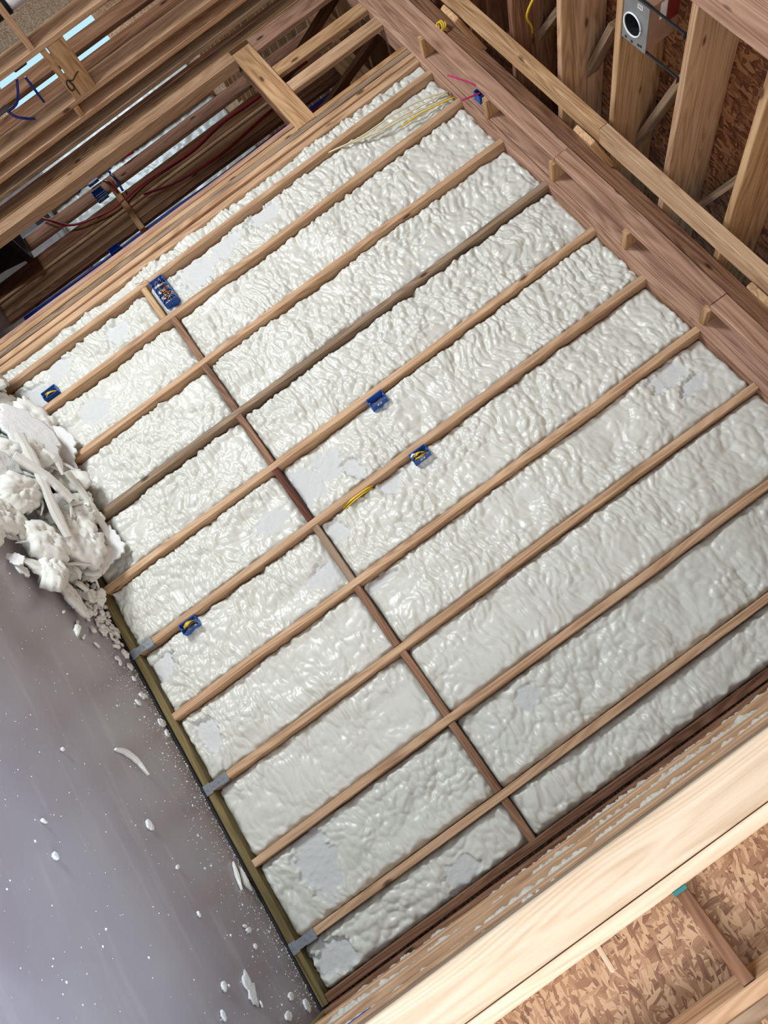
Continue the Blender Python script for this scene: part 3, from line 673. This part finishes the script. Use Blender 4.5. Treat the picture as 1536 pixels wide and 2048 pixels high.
# ---------------- planks above the doorway room
for p0, p1, w, tn, lb in (((-2.55, .95, 3.50), (-1.6, .95, 3.50), .18, 'gold', 'upper wide plank seen above the header, behind the cripple studs'), ((-1.95, .62, 3.42), (-1.02, .62, 3.42), .18, 'gold', 'lower wide plank seen above the header, behind the cripple studs')):
    pass
board('ceiling_plank', (-2.60, 1.00, 3.44), (-2.06, 1.04, 3.595), 'gold', 'left golden plank seen above the header behind the cripple studs', 'plank', 'planks above the header')
board('ceiling_plank', (-2.04, .98, 3.30), (-1.02, 1.02, 3.48), 'gold', 'right golden plank seen above the header behind the cripple studs', 'plank', 'planks above the header')
for a, b_, lb in (((-1.95, .9, 2.9), (-1.9, .5, 3.55), 'steep brace left of the cripple studs'), ((-1.55, 1.1, 2.75), (-1.45, .6, 3.62), 'steep brace between the golden planks'), ((-1.35, 1.2, 2.8), (-1.0, .7, 3.5), 'dark leaning brace right of the cripple studs')):
    tilted_board('leaning_brace', a, b_, .089, .038, 'brown', lb, 'brace', 'braces above the header')

# foam scrap seen between door pack and ceiling rail
foam_panel('spray_foam', -1.0, -.66, 2.75, 3.34, (0, .9, 0), EUx, EVz, ENy, 611, 'patch of foam on a farther wall, seen above the header at the top', 'foam on the rear wall', base=0)

# ================================================================== RETURN WALL (inner face x = 3.53) and near post
RX = 3.530
for a, b_, tn, lb in ((-.10, -.003, 'brown', 'dark brown return-wall stud tight in the right inside corner'), (-.44, -.35, 'tan', 'tan return-wall stud nearest the corner, foam on both sides'),
                      (-.84, -.75, 'tan', 'tan return-wall stud in the middle, ragged foam over its edges'), (-1.17, -1.09, 'tan', 'tan return-wall stud nearest the pale post, with a knot')):
    board('return_stud', (RX, a, .05), (3.67, b_, 3.59), tn, lb, 'stud', 'studs of the short return wall')
board('return_sole_plate', (3.528, -1.28, .0), (3.67, -.002, .0485), 'treated', 'treated plate under the short return wall', 'plate')
for i, (a, b_) in enumerate(((-.35, -.10), (-.75, -.44), (-1.09, -.84), (-1.275, -1.17))):
    foam_panel('return_foam', a + .0005, b_ - .0005, .05, 3.59, (RX, 0, 0), (0, 1, 0), EVz, (-1, 0, 0), 701 + i * 9,
               ['ragged foam of the return wall in the bay next to the corner', 'ragged foam of the return wall in its second bay', 'ragged foam of the return wall in its third bay', 'ragged foam of the return wall squeezed beside the pale post'][i],
               'foam of the short return wall', base=-.044, soft=.3, side=.02, depth=.08)
board('near_post', (3.527, -1.42, 0), (3.666, -1.382, 3.6), 'pale', 'broad bright pale post face in the near right foreground', 'post', warp=.001)
board('near_post_stud', (3.669, -1.42, 0), (3.706, -1.282, 3.6), 'pale', 'narrow bright stud tight against the broad pale post', 'stud', warp=.001)
board('post_backing_stud', (3.529, -1.381, 0), (3.567, -1.278, 3.6), 'grey', 'shaded grey-brown stud behind the edge of the broad pale post', 'stud', warp=.001)
board('right_wall_stud', (3.966, -1.42, 0), (4.004, -1.282, 3.6), 'tan', 'shaded tan stud crossing the lower right picture corner', 'stud', 'studs of the right wall')
board('right_wall_stud', (4.007, -1.42, 0), (4.045, -1.282, 3.6), 'grey', 'grey stud doubled behind the shaded tan stud at the lower right', 'stud', 'studs of the right wall')
for x in (4.41,):
    board('right_wall_stud', (x, -1.42, 0), (x + .038, -1.282, 3.6), 'tan', 'tan stud of the right wall beyond the picture corner', 'stud', 'studs of the right wall')
blk = board('edge_block', (3.707, -1.418, 1.545), (3.965, -1.33, 1.583), 'brown', 'thin block with teal paint end across the bare strand board', 'block', axis=0)
bm = bmesh.new(); bm_box(bm, (0, 0, 0), (.010, .09, .0405)); tag(finish(bm, 'painted_end', TEAL, blk, loc=(-.1285, -.0455, -.0203)), 'teal painted end')
for x, z in ((3.742, 1.565), (3.945, 1.562)):
    pass
tube('loose_nail', [(3.71, -1.284, 1.345), (3.735, -1.32, 1.352)], .0016, DKSTEEL, 'bent nail poking out beside the narrow bright stud', 'nail', smoothn=1)
tilted_board('board_splinter', (3.712, -1.285, 1.29), (3.80, -1.285, 1.285), .014, .008, 'pale', 'thin pale batten stuck on the bare strand board', 'batten', up=(0, 0, 1))

# ================================================================== ELECTRICAL BOXES
def elec_box(loc, w, h, d, label, wires=(), sticker=True, rotz=0, group='blue electrical boxes', tilt=0):
    e = empty('electrical_box', loc, label, 'electrical box', group); e.rotation_euler = (0, tilt, rotz)
    bm = bmesh.new(); t = .003
    # open towards -y
    bm_box(bm, (-w / 2, 0, -h / 2), (-w / 2 + t, d, h / 2)); bm_box(bm, (w / 2 - t, 0, -h / 2), (w / 2, d, h / 2))
    bm_box(bm, (-w / 2 + t, 0, -h / 2), (w / 2 - t, d, -h / 2 + t)); bm_box(bm, (-w / 2 + t, 0, h / 2 - t), (w / 2 - t, d, h / 2))
    bm_box(bm, (-w / 2 + t, d - t, -h / 2 + t), (w / 2 - t, d, h / 2 - t))
    nx = max(1, round(w / .055))
    for q in range(nx):
        cx = -w / 2 + w * (q + .5) / nx
        for s in (-1, 1): bm_box(bm, (cx - .005, .0, s * (h / 2 - .006) - .004), (cx + .005, .02, s * (h / 2 - .006) + .004))
    if nx > 1:
        for q in range(1, nx):
            cx = -w / 2 + w * q / nx; bm_box(bm, (cx - .001, .02, -h / 2 + t), (cx + .001, .045, h / 2 - t))
    finish(bm, 'box_shell', BLUE, e, bevel=.0006)
    for s in (-1, 1):
        bm = bmesh.new(); bm_box(bm, (-w / 2 - .008, .012, s * h * .36 - .005), (-w / 2, .030, s * h * .36 + .005))
        finish(bm, 'mounting_ear', BLUE, e, bevel=.0006)
    if sticker:
        bm = bmesh.new(); bm_box(bm, (w / 2, .003, -.014), (w / 2 + .0008, .022, .014)); finish(bm, 'rating_sticker', WHITE, e)
        bm = bmesh.new(); bm_box(bm, (w / 2 + .0008, .008, -.006), (w / 2 + .0012, .016, .006)); finish(bm, 'sticker_print', BLACK, e)
    for pts, r, m, nm in wires:
        bm = bmesh.new(); tube_bm(bm, pts, r, 6, 5, 0, .5); finish(bm, nm, m, e, smooth=True)
    return e
def romex(n, w, h, seed):
    q = random.Random(seed); out = []
    for i in range(n):
        x0 = q.uniform(-w * .3, w * .3)
        out.append(([(x0, .055, h * .42), (x0 + q.uniform(-.01, .01), .02, h * .2), (x0 + q.uniform(-.012, .012), .004, -h * .1), (x0 + q.uniform(-.01, .01), .02, -h * .36)], .0042, YEL if i % 3 < 2 else BLACK, 'cable'))
    return out
bw = []
q = random.Random(5)
for i in range(26):
    x0 = q.uniform(-.085, .085); z0 = q.uniform(-.03, .03)
    bw.append(([(x0, .05, z0), (x0 + q.uniform(-.02, .02), .015, z0 + q.uniform(-.02, .02)), (x0 + q.uniform(-.03, .03), .004, q.uniform(-.03, .03)), (x0 + q.uniform(-.03, .03), .03, q.uniform(-.03, .03))], .0016 if i % 3 else .0035,
               [COPPER, REDP, WHITE, BLACK, YEL, BLACK][i % 6], 'wire'))
elec_box((-.175, -.012, 1.245), .205, .092, .07, 'wide four-gang blue electrical box stuffed with tangled wires', bw, sticker=False)
elec_box((-.072, -.006, .335), .055, .10, .07, 'small blue box low on the wall nearest the doorway, yellow cable inside', romex(2, .05, .1, 1), sticker=False)
elec_box((1.278, -.014, 1.85), .058, .10, .07, 'empty blue box with white sticker, highest-left of the single boxes', romex(1, .02, .04, 2)[:0])
elec_box((1.683, -.014, 1.85), .058, .10, .07, 'blue box with yellow cables and a white end, halfway up the wall', romex(4, .055, .1, 3) + [([(-.012, .01, -.012), (-.014, -.008, -.03), (-.01, 0, -.045)], .006, WHITE, 'cable_end')])
elec_box((1.684, -.014, .358), .058, .10, .07, 'blue box with yellow cables low on the wall near the floor', romex(4, .055, .1, 4), sticker=False)
elec_box((.145, -.125, 3.415), .058, .085, .06, 'blue box with magenta cables tucked under the pinkish rail', (), sticker=False)
elec_box((3.54, -1.0, .49), .055, .10, .07, 'blue box half covered by foam on the return wall at the bottom', romex(2, .05, .1, 8), sticker=False, rotz=-PI / 2)
elec_box((-2.29, 1.02, 1.19), .09, .10, .06, 'large blue box with white sticker on the inner wall behind the doorway', (), rotz=.5)
elec_box((-2.485, 1.02, 1.20), .07, .10, .06, 'smaller blue box beside the large one on the inner wall', (), rotz=.5)
elec_box((-1.80, 1.09, 1.03), .06, .10, .05, 'dark blue box under the pair of blue water lines', (), sticker=False)
for pts, lb in (([(.15, -.13, 3.42), (.08, -.18, 3.36), (-.02, -.20, 3.30)], 'upper magenta cable hanging out of the blue box under the rail'), ([(.16, -.13, 3.39), (.17, -.16, 3.33), (.155, -.17, 3.26)], 'lower magenta cable hanging out of the blue box under the rail')):
    tube('cable_end', pts, .005, MAGENTA, lb, 'cable', 'magenta cables')
# yellow cable on the stud side
bm = bmesh.new(); tube_bm(bm, [(1.655, .03, 1.36), (1.657, .004, 1.42), (1.658, .0, 1.50), (1.655, .02, 1.56)], .006, 8, 6, 0, .6); tube_bm(bm, [(1.665, .03, 1.37), (1.668, .008, 1.43), (1.667, .006, 1.50), (1.66, .03, 1.55)], .005, 8, 6, 0, .6)
tag(finish(bm, 'yellow_cable', YEL, smooth=True), 'yellow cable looping out of the foam beside the stud with two boxes', 'cable')
# thin copper wire at the four gang box
tube('ground_wire', [(-.28, -.004, 1.21), (-.305, -.02, 1.19), (-.315, -.012, 1.16), (-.33, -.018, 1.13)], .0018, COPPER, 'thin bare copper wire sticking out left of the four-gang box', 'wire')
# cream cables lying over the foam in the upper left bay
for i, (pts, m) in enumerate((([(-.29, .02, 2.55), (-.22, .0, 2.75), (-.20, -.006, 3.0), (-.15, -.01, 3.2), (-.10, .0, 3.33)], CREAM), ([(-.27, .02, 2.62), (-.19, .0, 2.8), (-.15, -.004, 3.05), (-.09, -.01, 3.33)], CREAM), ([(-.24, .02, 2.7), (-.17, .0, 2.85), (-.13, -.006, 3.02), (-.06, .0, 3.32)], CREAM), ([(-.10, .005, 2.98), (-.09, -.006, 3.08), (-.07, -.004, 3.2), (-.04, .0, 3.33)], YEL))):
    tube('foamed_cable', pts, .005, m, ['leftmost cream cable embedded in the upper left foam', 'second cream cable embedded in the upper left foam', 'third cream cable embedded in the upper left foam', 'short yellow cable showing through the upper left foam'][i], 'cable', 'cables in the upper left foam')
# yellow coil on the ledger
pts = [(-.36 + .030 * math.cos(a), -.18 - .02 * math.sin(a), 3.50 + .004 * a / 2 - .02 + .014 * math.sin(a)) for a in np.linspace(0, 4.4 * PI, 30)]
tube('cable_coil', pts, .005, YEL, 'small yellow cable coil hanging on the pinkish rail at the top', 'cable', smoothn=2)
tube('hanging_cable', [(.36, -.75, 3.70), (.33, -.6, 3.62), (.28, -.45, 3.68), (.20, -.3, 3.74), (.12, -.1, 3.8)], .006, YEL, 'yellow cable drooping between the joists at the top', 'cable')
# brown string on the plank block
tube('string_knot', [(-1.439, -.50, 1.62), (-1.437, -.49, 1.59), (-1.434, -.478, 1.56), (-1.43, -.50, 1.53), (-1.43, -.47, 1.515), (-1.432, -.43, 1.52), (-1.43, -.44, 1.545), (-1.434, -.49, 1.54)], .004, FELT, 'thin dark string knotted round the wide plank block', 'string')

# ================================================================== FOAM SCRAPS
def chunk_mesh(seed, rx, ry, th, lump=.02, jag=.2, n=34, m=11, curl=0., cutface=False):
    """a broken piece of foam: jagged outline, lumpy top, shaved underside, optional curl"""
    q = random.Random(seed); bm = bmesh.new()
    ph = [q.uniform(0, 6.28) for _ in range(5)]; am = [q.uniform(.3, 1) for _ in range(5)]
    out = []
    for i in range(n):
        a = 2 * PI * i / n
        r = 1 + jag * (am[0] * math.sin(2 * a + ph[0]) + .7 * am[1] * math.sin(3 * a + ph[1]) + .5 * am[2] * math.sin(5 * a + ph[2]) + (.9 if i % 3 else -.2) * q.uniform(-1, 1))
        out.append((math.cos(a) * rx * r, math.sin(a) * ry * r))
    ox, oy = q.uniform(0, 50), q.uniform(0, 50)
    def top(x, y, t):
        X = np.array([x + ox]); Y = np.array([y + oy])
        if cutface: hh = .004 * float(vnoise(X * 60, Y * 60, seed)[0])
        else: hh = lump * float(blobs(X / (lump * 2.1), Y / (lump * 1.5), seed)[0] + .5) + lump * .3 * float(blobs(X / (lump * .9), Y / (lump * .8), seed + 9)[0])
        return hh * (1 - t ** 5) + th / 2
    def bend(x, y, z):
        if not curl: return (x, y, z)
        a = x * curl; R = 1 / curl
        return ((R - z) * math.sin(a), y, R - (R - z) * math.cos(a))
    T = []; B = []
    for j in range(1, m + 1):
        t = j / m
        T.append([bm.verts.new(bend(x * t, y * t, top(x * t, y * t, t))) for x, y in out])
        B.append([bm.verts.new(bend(x * t, y * t, -th / 2 + q.uniform(-.0015, .0015))) for x, y in out])
    ct = bm.verts.new(bend(0, 0, top(0, 0, 0))); cb = bm.verts.new(bend(0, 0, -th / 2))
    for i in range(n):
        k2 = (i + 1) % n
        bm.faces.new((ct, T[0][i], T[0][k2])); bm.faces.new((cb, B[0][k2], B[0][i]))
        for j in range(m - 1):
            bm.faces.new((T[j][i], T[j + 1][i], T[j + 1][k2], T[j][k2])); bm.faces.new((B[j][k2], B[j + 1][k2], B[j + 1][i], B[j][i]))
        bm.faces.new((T[-1][i], B[-1][i], B[-1][k2], T[-1][k2]))
    bmesh.ops.recalc_face_normals(bm, faces=bm.faces)
    me = bpy.data.meshes.new('foam_scrap'); bm.to_mesh(me); bm.free(); me.materials.append(BRIGHT_FOAM); me.shade_smooth()
    if cutface:
        at = me.attributes.new('cut', 'FLOAT', 'POINT'); at.data.foreach_set('value', np.ones(len(me.vertices), dtype=np.float32))
    return me
def scrap(me, loc, rot, label, group, name='foam_scrap', scale=1, cat='foam scrap'):
    o = bpy.data.objects.new(name, me); COL.objects.link(o); o.location = loc; o.rotation_euler = (Matrix.Rotation(-rot[0], 3, 'X') @ Matrix.Rotation(rot[1], 3, 'Y') @ Matrix.Rotation(rot[2], 3, 'Z')).to_euler(); o.scale = (scale,) * 3
    return tag(o, label, cat, group)
PG = 'foam scraps in the pile at the wall foot'
def mound(x, y):
    """height of the scrap pile"""
    e = 1.40 - (x if x > .9 else .9 + (0 if x > 0 else -x * .8))
    side = min(1, max(0, (1.42 - x) / .55)) if x > .87 else 1
    return max(.0, (.27 + .36 * y) * side)
big = [ # x, y, kind(rx,ry,th,lump), rot, cut, label
 ((.16, -.10, .20), (.17, .11, .05, .03), (-.8, .2, .5), False, 'rounded foam lump at the far left top of the scrap pile'),
 ((.38, -.09, .22), (.15, .13, .02, .01), (-1.1, .1, .1), True, 'smooth shaved foam slab leaning on the wall at the top of the pile'),
 ((.32, -.30, .22), (.20, .13, .02, .01), (-.5, .0, .6), True, 'rough grey-white shaved slab at the left edge of the pile'),
 ((.52, -.42, .18), (.15, .10, .03, .02), (-.5, .3, 1.2), False, 'lumpy piece under the rough shaved slab'),
 ((.78, -.12, .21), (.06, .09, .05, .03), (-.8, .0, .9), False, 'upright knobbly foam lump in the middle of the pile'),
 ((.88, -.17, .19), (.07, .08, .05, .03), (-.7, .3, .2), False, 'knobbly foam lump right of the upright one'),
 ((1.02, -.06, .19), (.13, .09, .015, .01), (-1.2, .0, .2), True, 'thin ragged slab leaning on the wall beside the grey stud'),
 ((1.03, -.22, .15), (.14, .13, .04, .03), (-.6, .2, .3), False, 'broad lumpy slab in the right part of the pile'),
 ((1.13, -.10, .13), (.05, .12, .02, .01), (-.9, .2, .5), True, 'smooth shaved wedge against the foam at the right of the pile'),
 ((.80, -.55, .12), (.13, .11, .04, .025), (-.3, .2, 2.0), False, 'hollow curved piece at the front left of the pile'),
 ((1.08, -.50, .09), (.13, .09, .05, .028), (-.4, .1, .9), False, 'puffy foam piece in the lower front of the pile'),
 ((1.24, -.50, .055), (.15, .075, .05, .022), (-.5, -.2, -.35), False, 'shell-shaped ribbed foam piece at the lowest front tip of the pile'),
 ((1.35, -.36, .035), (.11, .04, .02, .01), (-.2, .1, .3), False, 'crescent foam shaving just below the shell-shaped piece'),
 ((.62, -.62, .12), (.16, .09, .02, .01), (-.2, .1, 1.6), True, 'flat shaved slab at the left picture edge'),
 ((.95, -.68, .055), (.14, .09, .03, .02), (-.2, .1, 1.0), False, 'crumpled piece at the front left edge of the pile'),
 ((.60, -.13, .22), (.11, .10, .02, .015), (-1.0, -.2, .4), False, 'lumpy slab tucked behind the long plank-like strip'),
]
for i, (loc, (rx, ry, th, lu), rot, cut, lb) in enumerate(big):
    scrap(chunk_mesh(40 + i, rx, ry, th, lu, .16, 44, 14, 0 if i != 11 else 3.5, cut), loc, rot, lb, PG)
# long strips
def strip(name, pts, w, t, label, group, taper=True, seed=0):
    P = catmull(pts, 7); bm = bmesh.new(); q = random.Random(seed); rings = []
    for i, p in enumerate(P):
        d = (P[min(i + 1, len(P) - 1)] - P[max(i - 1, 0)]).normalized(); s = d.cross(Vector((0, -.5, 1))).normalized(); u = s.cross(d)
        k2 = i / (len(P) - 1); ww = w * (max(.12, math.sin(PI * (.08 + .88 * k2))) if taper else 1) * q.uniform(.88, 1.12)
        rings.append([bm.verts.new(p + s * a * ww / 2 + u * b_ * t / 2) for a, b_ in ((-1, -1), (1, -1), (1.05, .2), (.5, 1), (-.5, 1), (-1.05, .2))])
    for i in range(len(rings) - 1):
        for k2 in range(6): bm.faces.new((rings[i][k2], rings[i][(k2 + 1) % 6], rings[i + 1][(k2 + 1) % 6], rings[i + 1][k2]))
    bm.faces.new(rings[0]); bm.faces.new(rings[-1][::-1])
    return tag(finish(bm, name, BRIGHT_FOAM, smooth=False), label, 'foam scrap', group)
strip('foam_strip', [(.62, -.22, .27), (.76, -.16, .27), (.92, -.08, .25), (1.02, -.04, .23)], .045, .012, 'long plank-like strip lying from the pile to the wall', PG, False, 1)
strip('foam_strip', [(.46, -.50, .25), (.66, -.46, .23), (.90, -.42, .19), (1.06, -.38, .17)], .055, .012, 'long straight white strip crossing the front of the pile', PG, False, 2)
strip('foam_strip', [(.60, -.56, .20), (.72, -.42, .24), (.84, -.30, .25)], .06, .02, 'white strip crossing under the long straight one', PG, False, 3)
strip('foam_strip', [(.55, -.40, .28), (.60, -.34, .30), (.68, -.30, .27)], .05, .015, 'short forked strip standing in the middle of the pile', PG, True, 4)
strip('foam_strip', [(1.10, -.14, .10), (1.25, -.10, .07), (1.40, -.09, .01)], .012, .008, 'thin curved shaving at the right foot of the pile', PG, True, 5)
# many ordinary pieces filling the mound, each its own object
proto = [chunk_mesh(200 + i, rnd.uniform(.06, .10), rnd.uniform(.045, .08), rnd.uniform(.010, .02), rnd.uniform(.010, .016), .20, 30, 11, 0, i % 3 == 0) for i in range(12)]
cnt = 0
q = random.Random(17)
while cnt < 170:
    x = q.uniform(-.45, 1.40); y = q.uniform(-.92, -.07)
    lim = .92 if x < 1.1 else .80
    if y < -lim or (x > 1.24 + .2 * (y + .8)): continue
    hgt = mound(x, y)
    z = hgt * q.uniform(.35, .95) + .02
    cut = (cnt % 12) % 3 == 0
    zx = 'upper' if x < .45 else ('middle' if x < .95 else 'lower'); zy = 'beside the wall' if y > -.33 else ('halfway out' if y > -.6 else 'along the outer edge')
    zl = ('flat shaved' if cut else 'lumpy') + ' foam piece in the ' + zx + ' part of the scrap pile, ' + zy
    scrap(proto[cnt % 12], (x, y, z), (q.uniform(-.9, .3), q.uniform(-.5, .5), q.uniform(0, 6.28)), zl, zl.replace('foam piece', 'foam pieces'), scale=q.uniform(.45, 1.05))
    cnt += 1
# thin slivers lying over the heap
q = random.Random(31)
for i in range(26):
    x = q.uniform(.35, 1.30); y = q.uniform(-.72, -.10)
    if x > 1.24 + .2 * (y + .8): y = -.3
    z = mound(x, y) + .035; a = q.uniform(0, 6.28); L = q.uniform(.04, .09); dx, dy = math.cos(a) * L, math.sin(a) * L; dz = q.uniform(-.02, .03)
    side_ = 'upper' if x < .65 else ('middle' if x < 1.0 else 'lower')
    lb = 'thin pale foam sliver on the ' + side_ + ' part of the pile, ' + ('near the wall' if y > -.36 else 'near the outer edge')
    strip('foam_sliver', [(x - dx, y - dy, z - dz + .36 * -dy), (x, y, z + .012), (x + dx, y + dy, z + dz + .36 * dy)], q.uniform(.012, .034), .007, lb, lb.replace('thin pale foam sliver', 'foam slivers'), True, 60 + i)
# small pieces spilling over at the right foot of the pile
tiny = [chunk_mesh(300 + i, .022, .015, .008, .006, .25, 14, 4, 0, i % 2 == 0) for i in range(6)]
for i in range(90):
    x = q.gauss(1.38, .12); y = -abs(q.gauss(.12, .12)) - .02
    if x < 1.1 or x > 1.75: continue
    scrap(tiny[i % 6], (x, y, .008 + max(0, (1.5 - x)) * .12 * q.random()), (q.uniform(-.4, .4), q.uniform(-.4, .4), q.uniform(0, 6.28)), ('tiny shaved' if i % 2 == 0 else 'tiny lumpy') + ' foam crumb strewn at the lower foot of the pile, ' + ('against the plate' if y > -.12 else 'away from the plate'), ('shaved' if i % 2 == 0 else 'lumpy') + ' crumbs at the foot of the pile, ' + ('near the plate' if y > -.12 else 'off the plate'), 'foam_crumb', q.uniform(.5, 1.3), 'foam crumb')
# single pieces on the bare concrete
strip('foam_curl', [(2.20, -.63, .012), (2.215, -.56, .014), (2.26, -.50, .014), (2.33, -.46, .010)], .028, .014, 'long curved white foam shaving alone on the concrete', 'foam pieces on the floor', True, 11)
strip('foam_curl', [(2.80, -.10, .01), (2.86, -.13, .012), (2.93, -.16, .01)], .022, .012, 'pointed foam shaving beside the wall foot, lower part of the picture', 'foam pieces on the floor', True, 12)
strip('foam_curl', [(2.84, -.06, .01), (2.90, -.09, .016), (2.95, -.07, .01)], .035, .012, 'forked foam shaving touching the treated plate', 'foam pieces on the floor', True, 13)
singles = [((1.883, -.10), .034, 'oval foam flake near the plate, upper part of the floor'), ((1.93, -.19), .022, 'ragged foam flake beside the oval one'), ((2.556, -.65), .026, 'lone foam flake in the middle of the floor'),
 ((3.282, -.52), .05, 'largest ragged foam flake near the bottom edge of the picture'), ((3.22, -.70), .020, 'small flake left of the largest ragged one'), ((3.091, -.284), .022, 'rounded flake between plate and the largest ragged one'), ((3.07, -.30), .012, 'tiny round flake touching the rounded one'),
 ((3.16, -.30), .014, 'single round flake by the lower plate'), ((2.606, -1.321), .016, 'small flake far left on the open concrete'), ((1.70, -.07), .028, 'flake against the plate below the scrap pile'), ((1.60, -.30), .018, 'flake on the floor left of the wall foot'), ((1.66, -.16), .02, 'curled flake below the pile'),
 ((3.30, -.80), .018, 'flake at the bottom left of the largest ragged one'), ((3.40, -.22), .026, 'flake in the floor corner by the right wall'), ((3.45, -.33), .03, 'flat flake nearest the return wall'), ((3.47, -.12), .03, 'pale flake jammed in the corner'),
 ((2.10, -.06), .022, 'chunk stuck on the plate edge'), ((2.04, -.05), .035, 'larger chunk smeared over the treated plate'), ((2.48, -1.3), .012, 'speck-like flake at the left'), ((2.2, -1.0), .01, 'speck-like flake in the open floor'), ((2.75, -.60), .014, 'pale flake on the reddish floor patch'), ((1.78, -.10), .016, 'flake near the first strap'), ((2.95, -.62), .012, 'tiny flake by the lower floor'), ((3.35, -.5), .012, 'tiny flake under the largest ragged one')]
for i, ((x, y), s, lb) in enumerate(singles):
    me = chunk_mesh(400 + i, s, s * rnd.uniform(.5, .8), .008, .006, .3 if s > .03 else .15, 22, 6, 0, True)
    scrap(me, (x, y, .006), (0, 0, rnd.uniform(0, 6)), lb, 'foam pieces on the floor', 'foam_flake')
# uncountable dust: one object of stuff
bm = bmesh.new(); q = random.Random(23)
for i in range(2600):
    if i < 1700:
        x = q.uniform(1.35, 3.5); y = -abs(q.gauss(0, .16)) - .005 if i % 2 else -abs(q.gauss(0, .02)) - .003
    else: x = q.uniform(.4, 3.5); y = -q.uniform(0, 2.2)
    s = q.uniform(.0010, .0036) * (2.0 if q.random() < .10 else 1)
    vs = [bm.verts.new((x + s * math.cos(a) * q.uniform(.6, 1.3), y + s * math.sin(a) * q.uniform(.6, 1.3), .0002)) for a in (0, 1.26, 2.5, 3.8, 5.0)]
    tp_ = bm.verts.new((x, y, s * .9))
    for a in range(5): bm.faces.new((vs[a], vs[(a + 1) % 5], tp_))
    bm.faces.new(vs[::-1])
o = finish(bm, 'foam_dust', BRIGHT_FOAM); tag(o, 'fine white foam dust and specks scattered over the concrete floor', 'dust', kind='stuff')
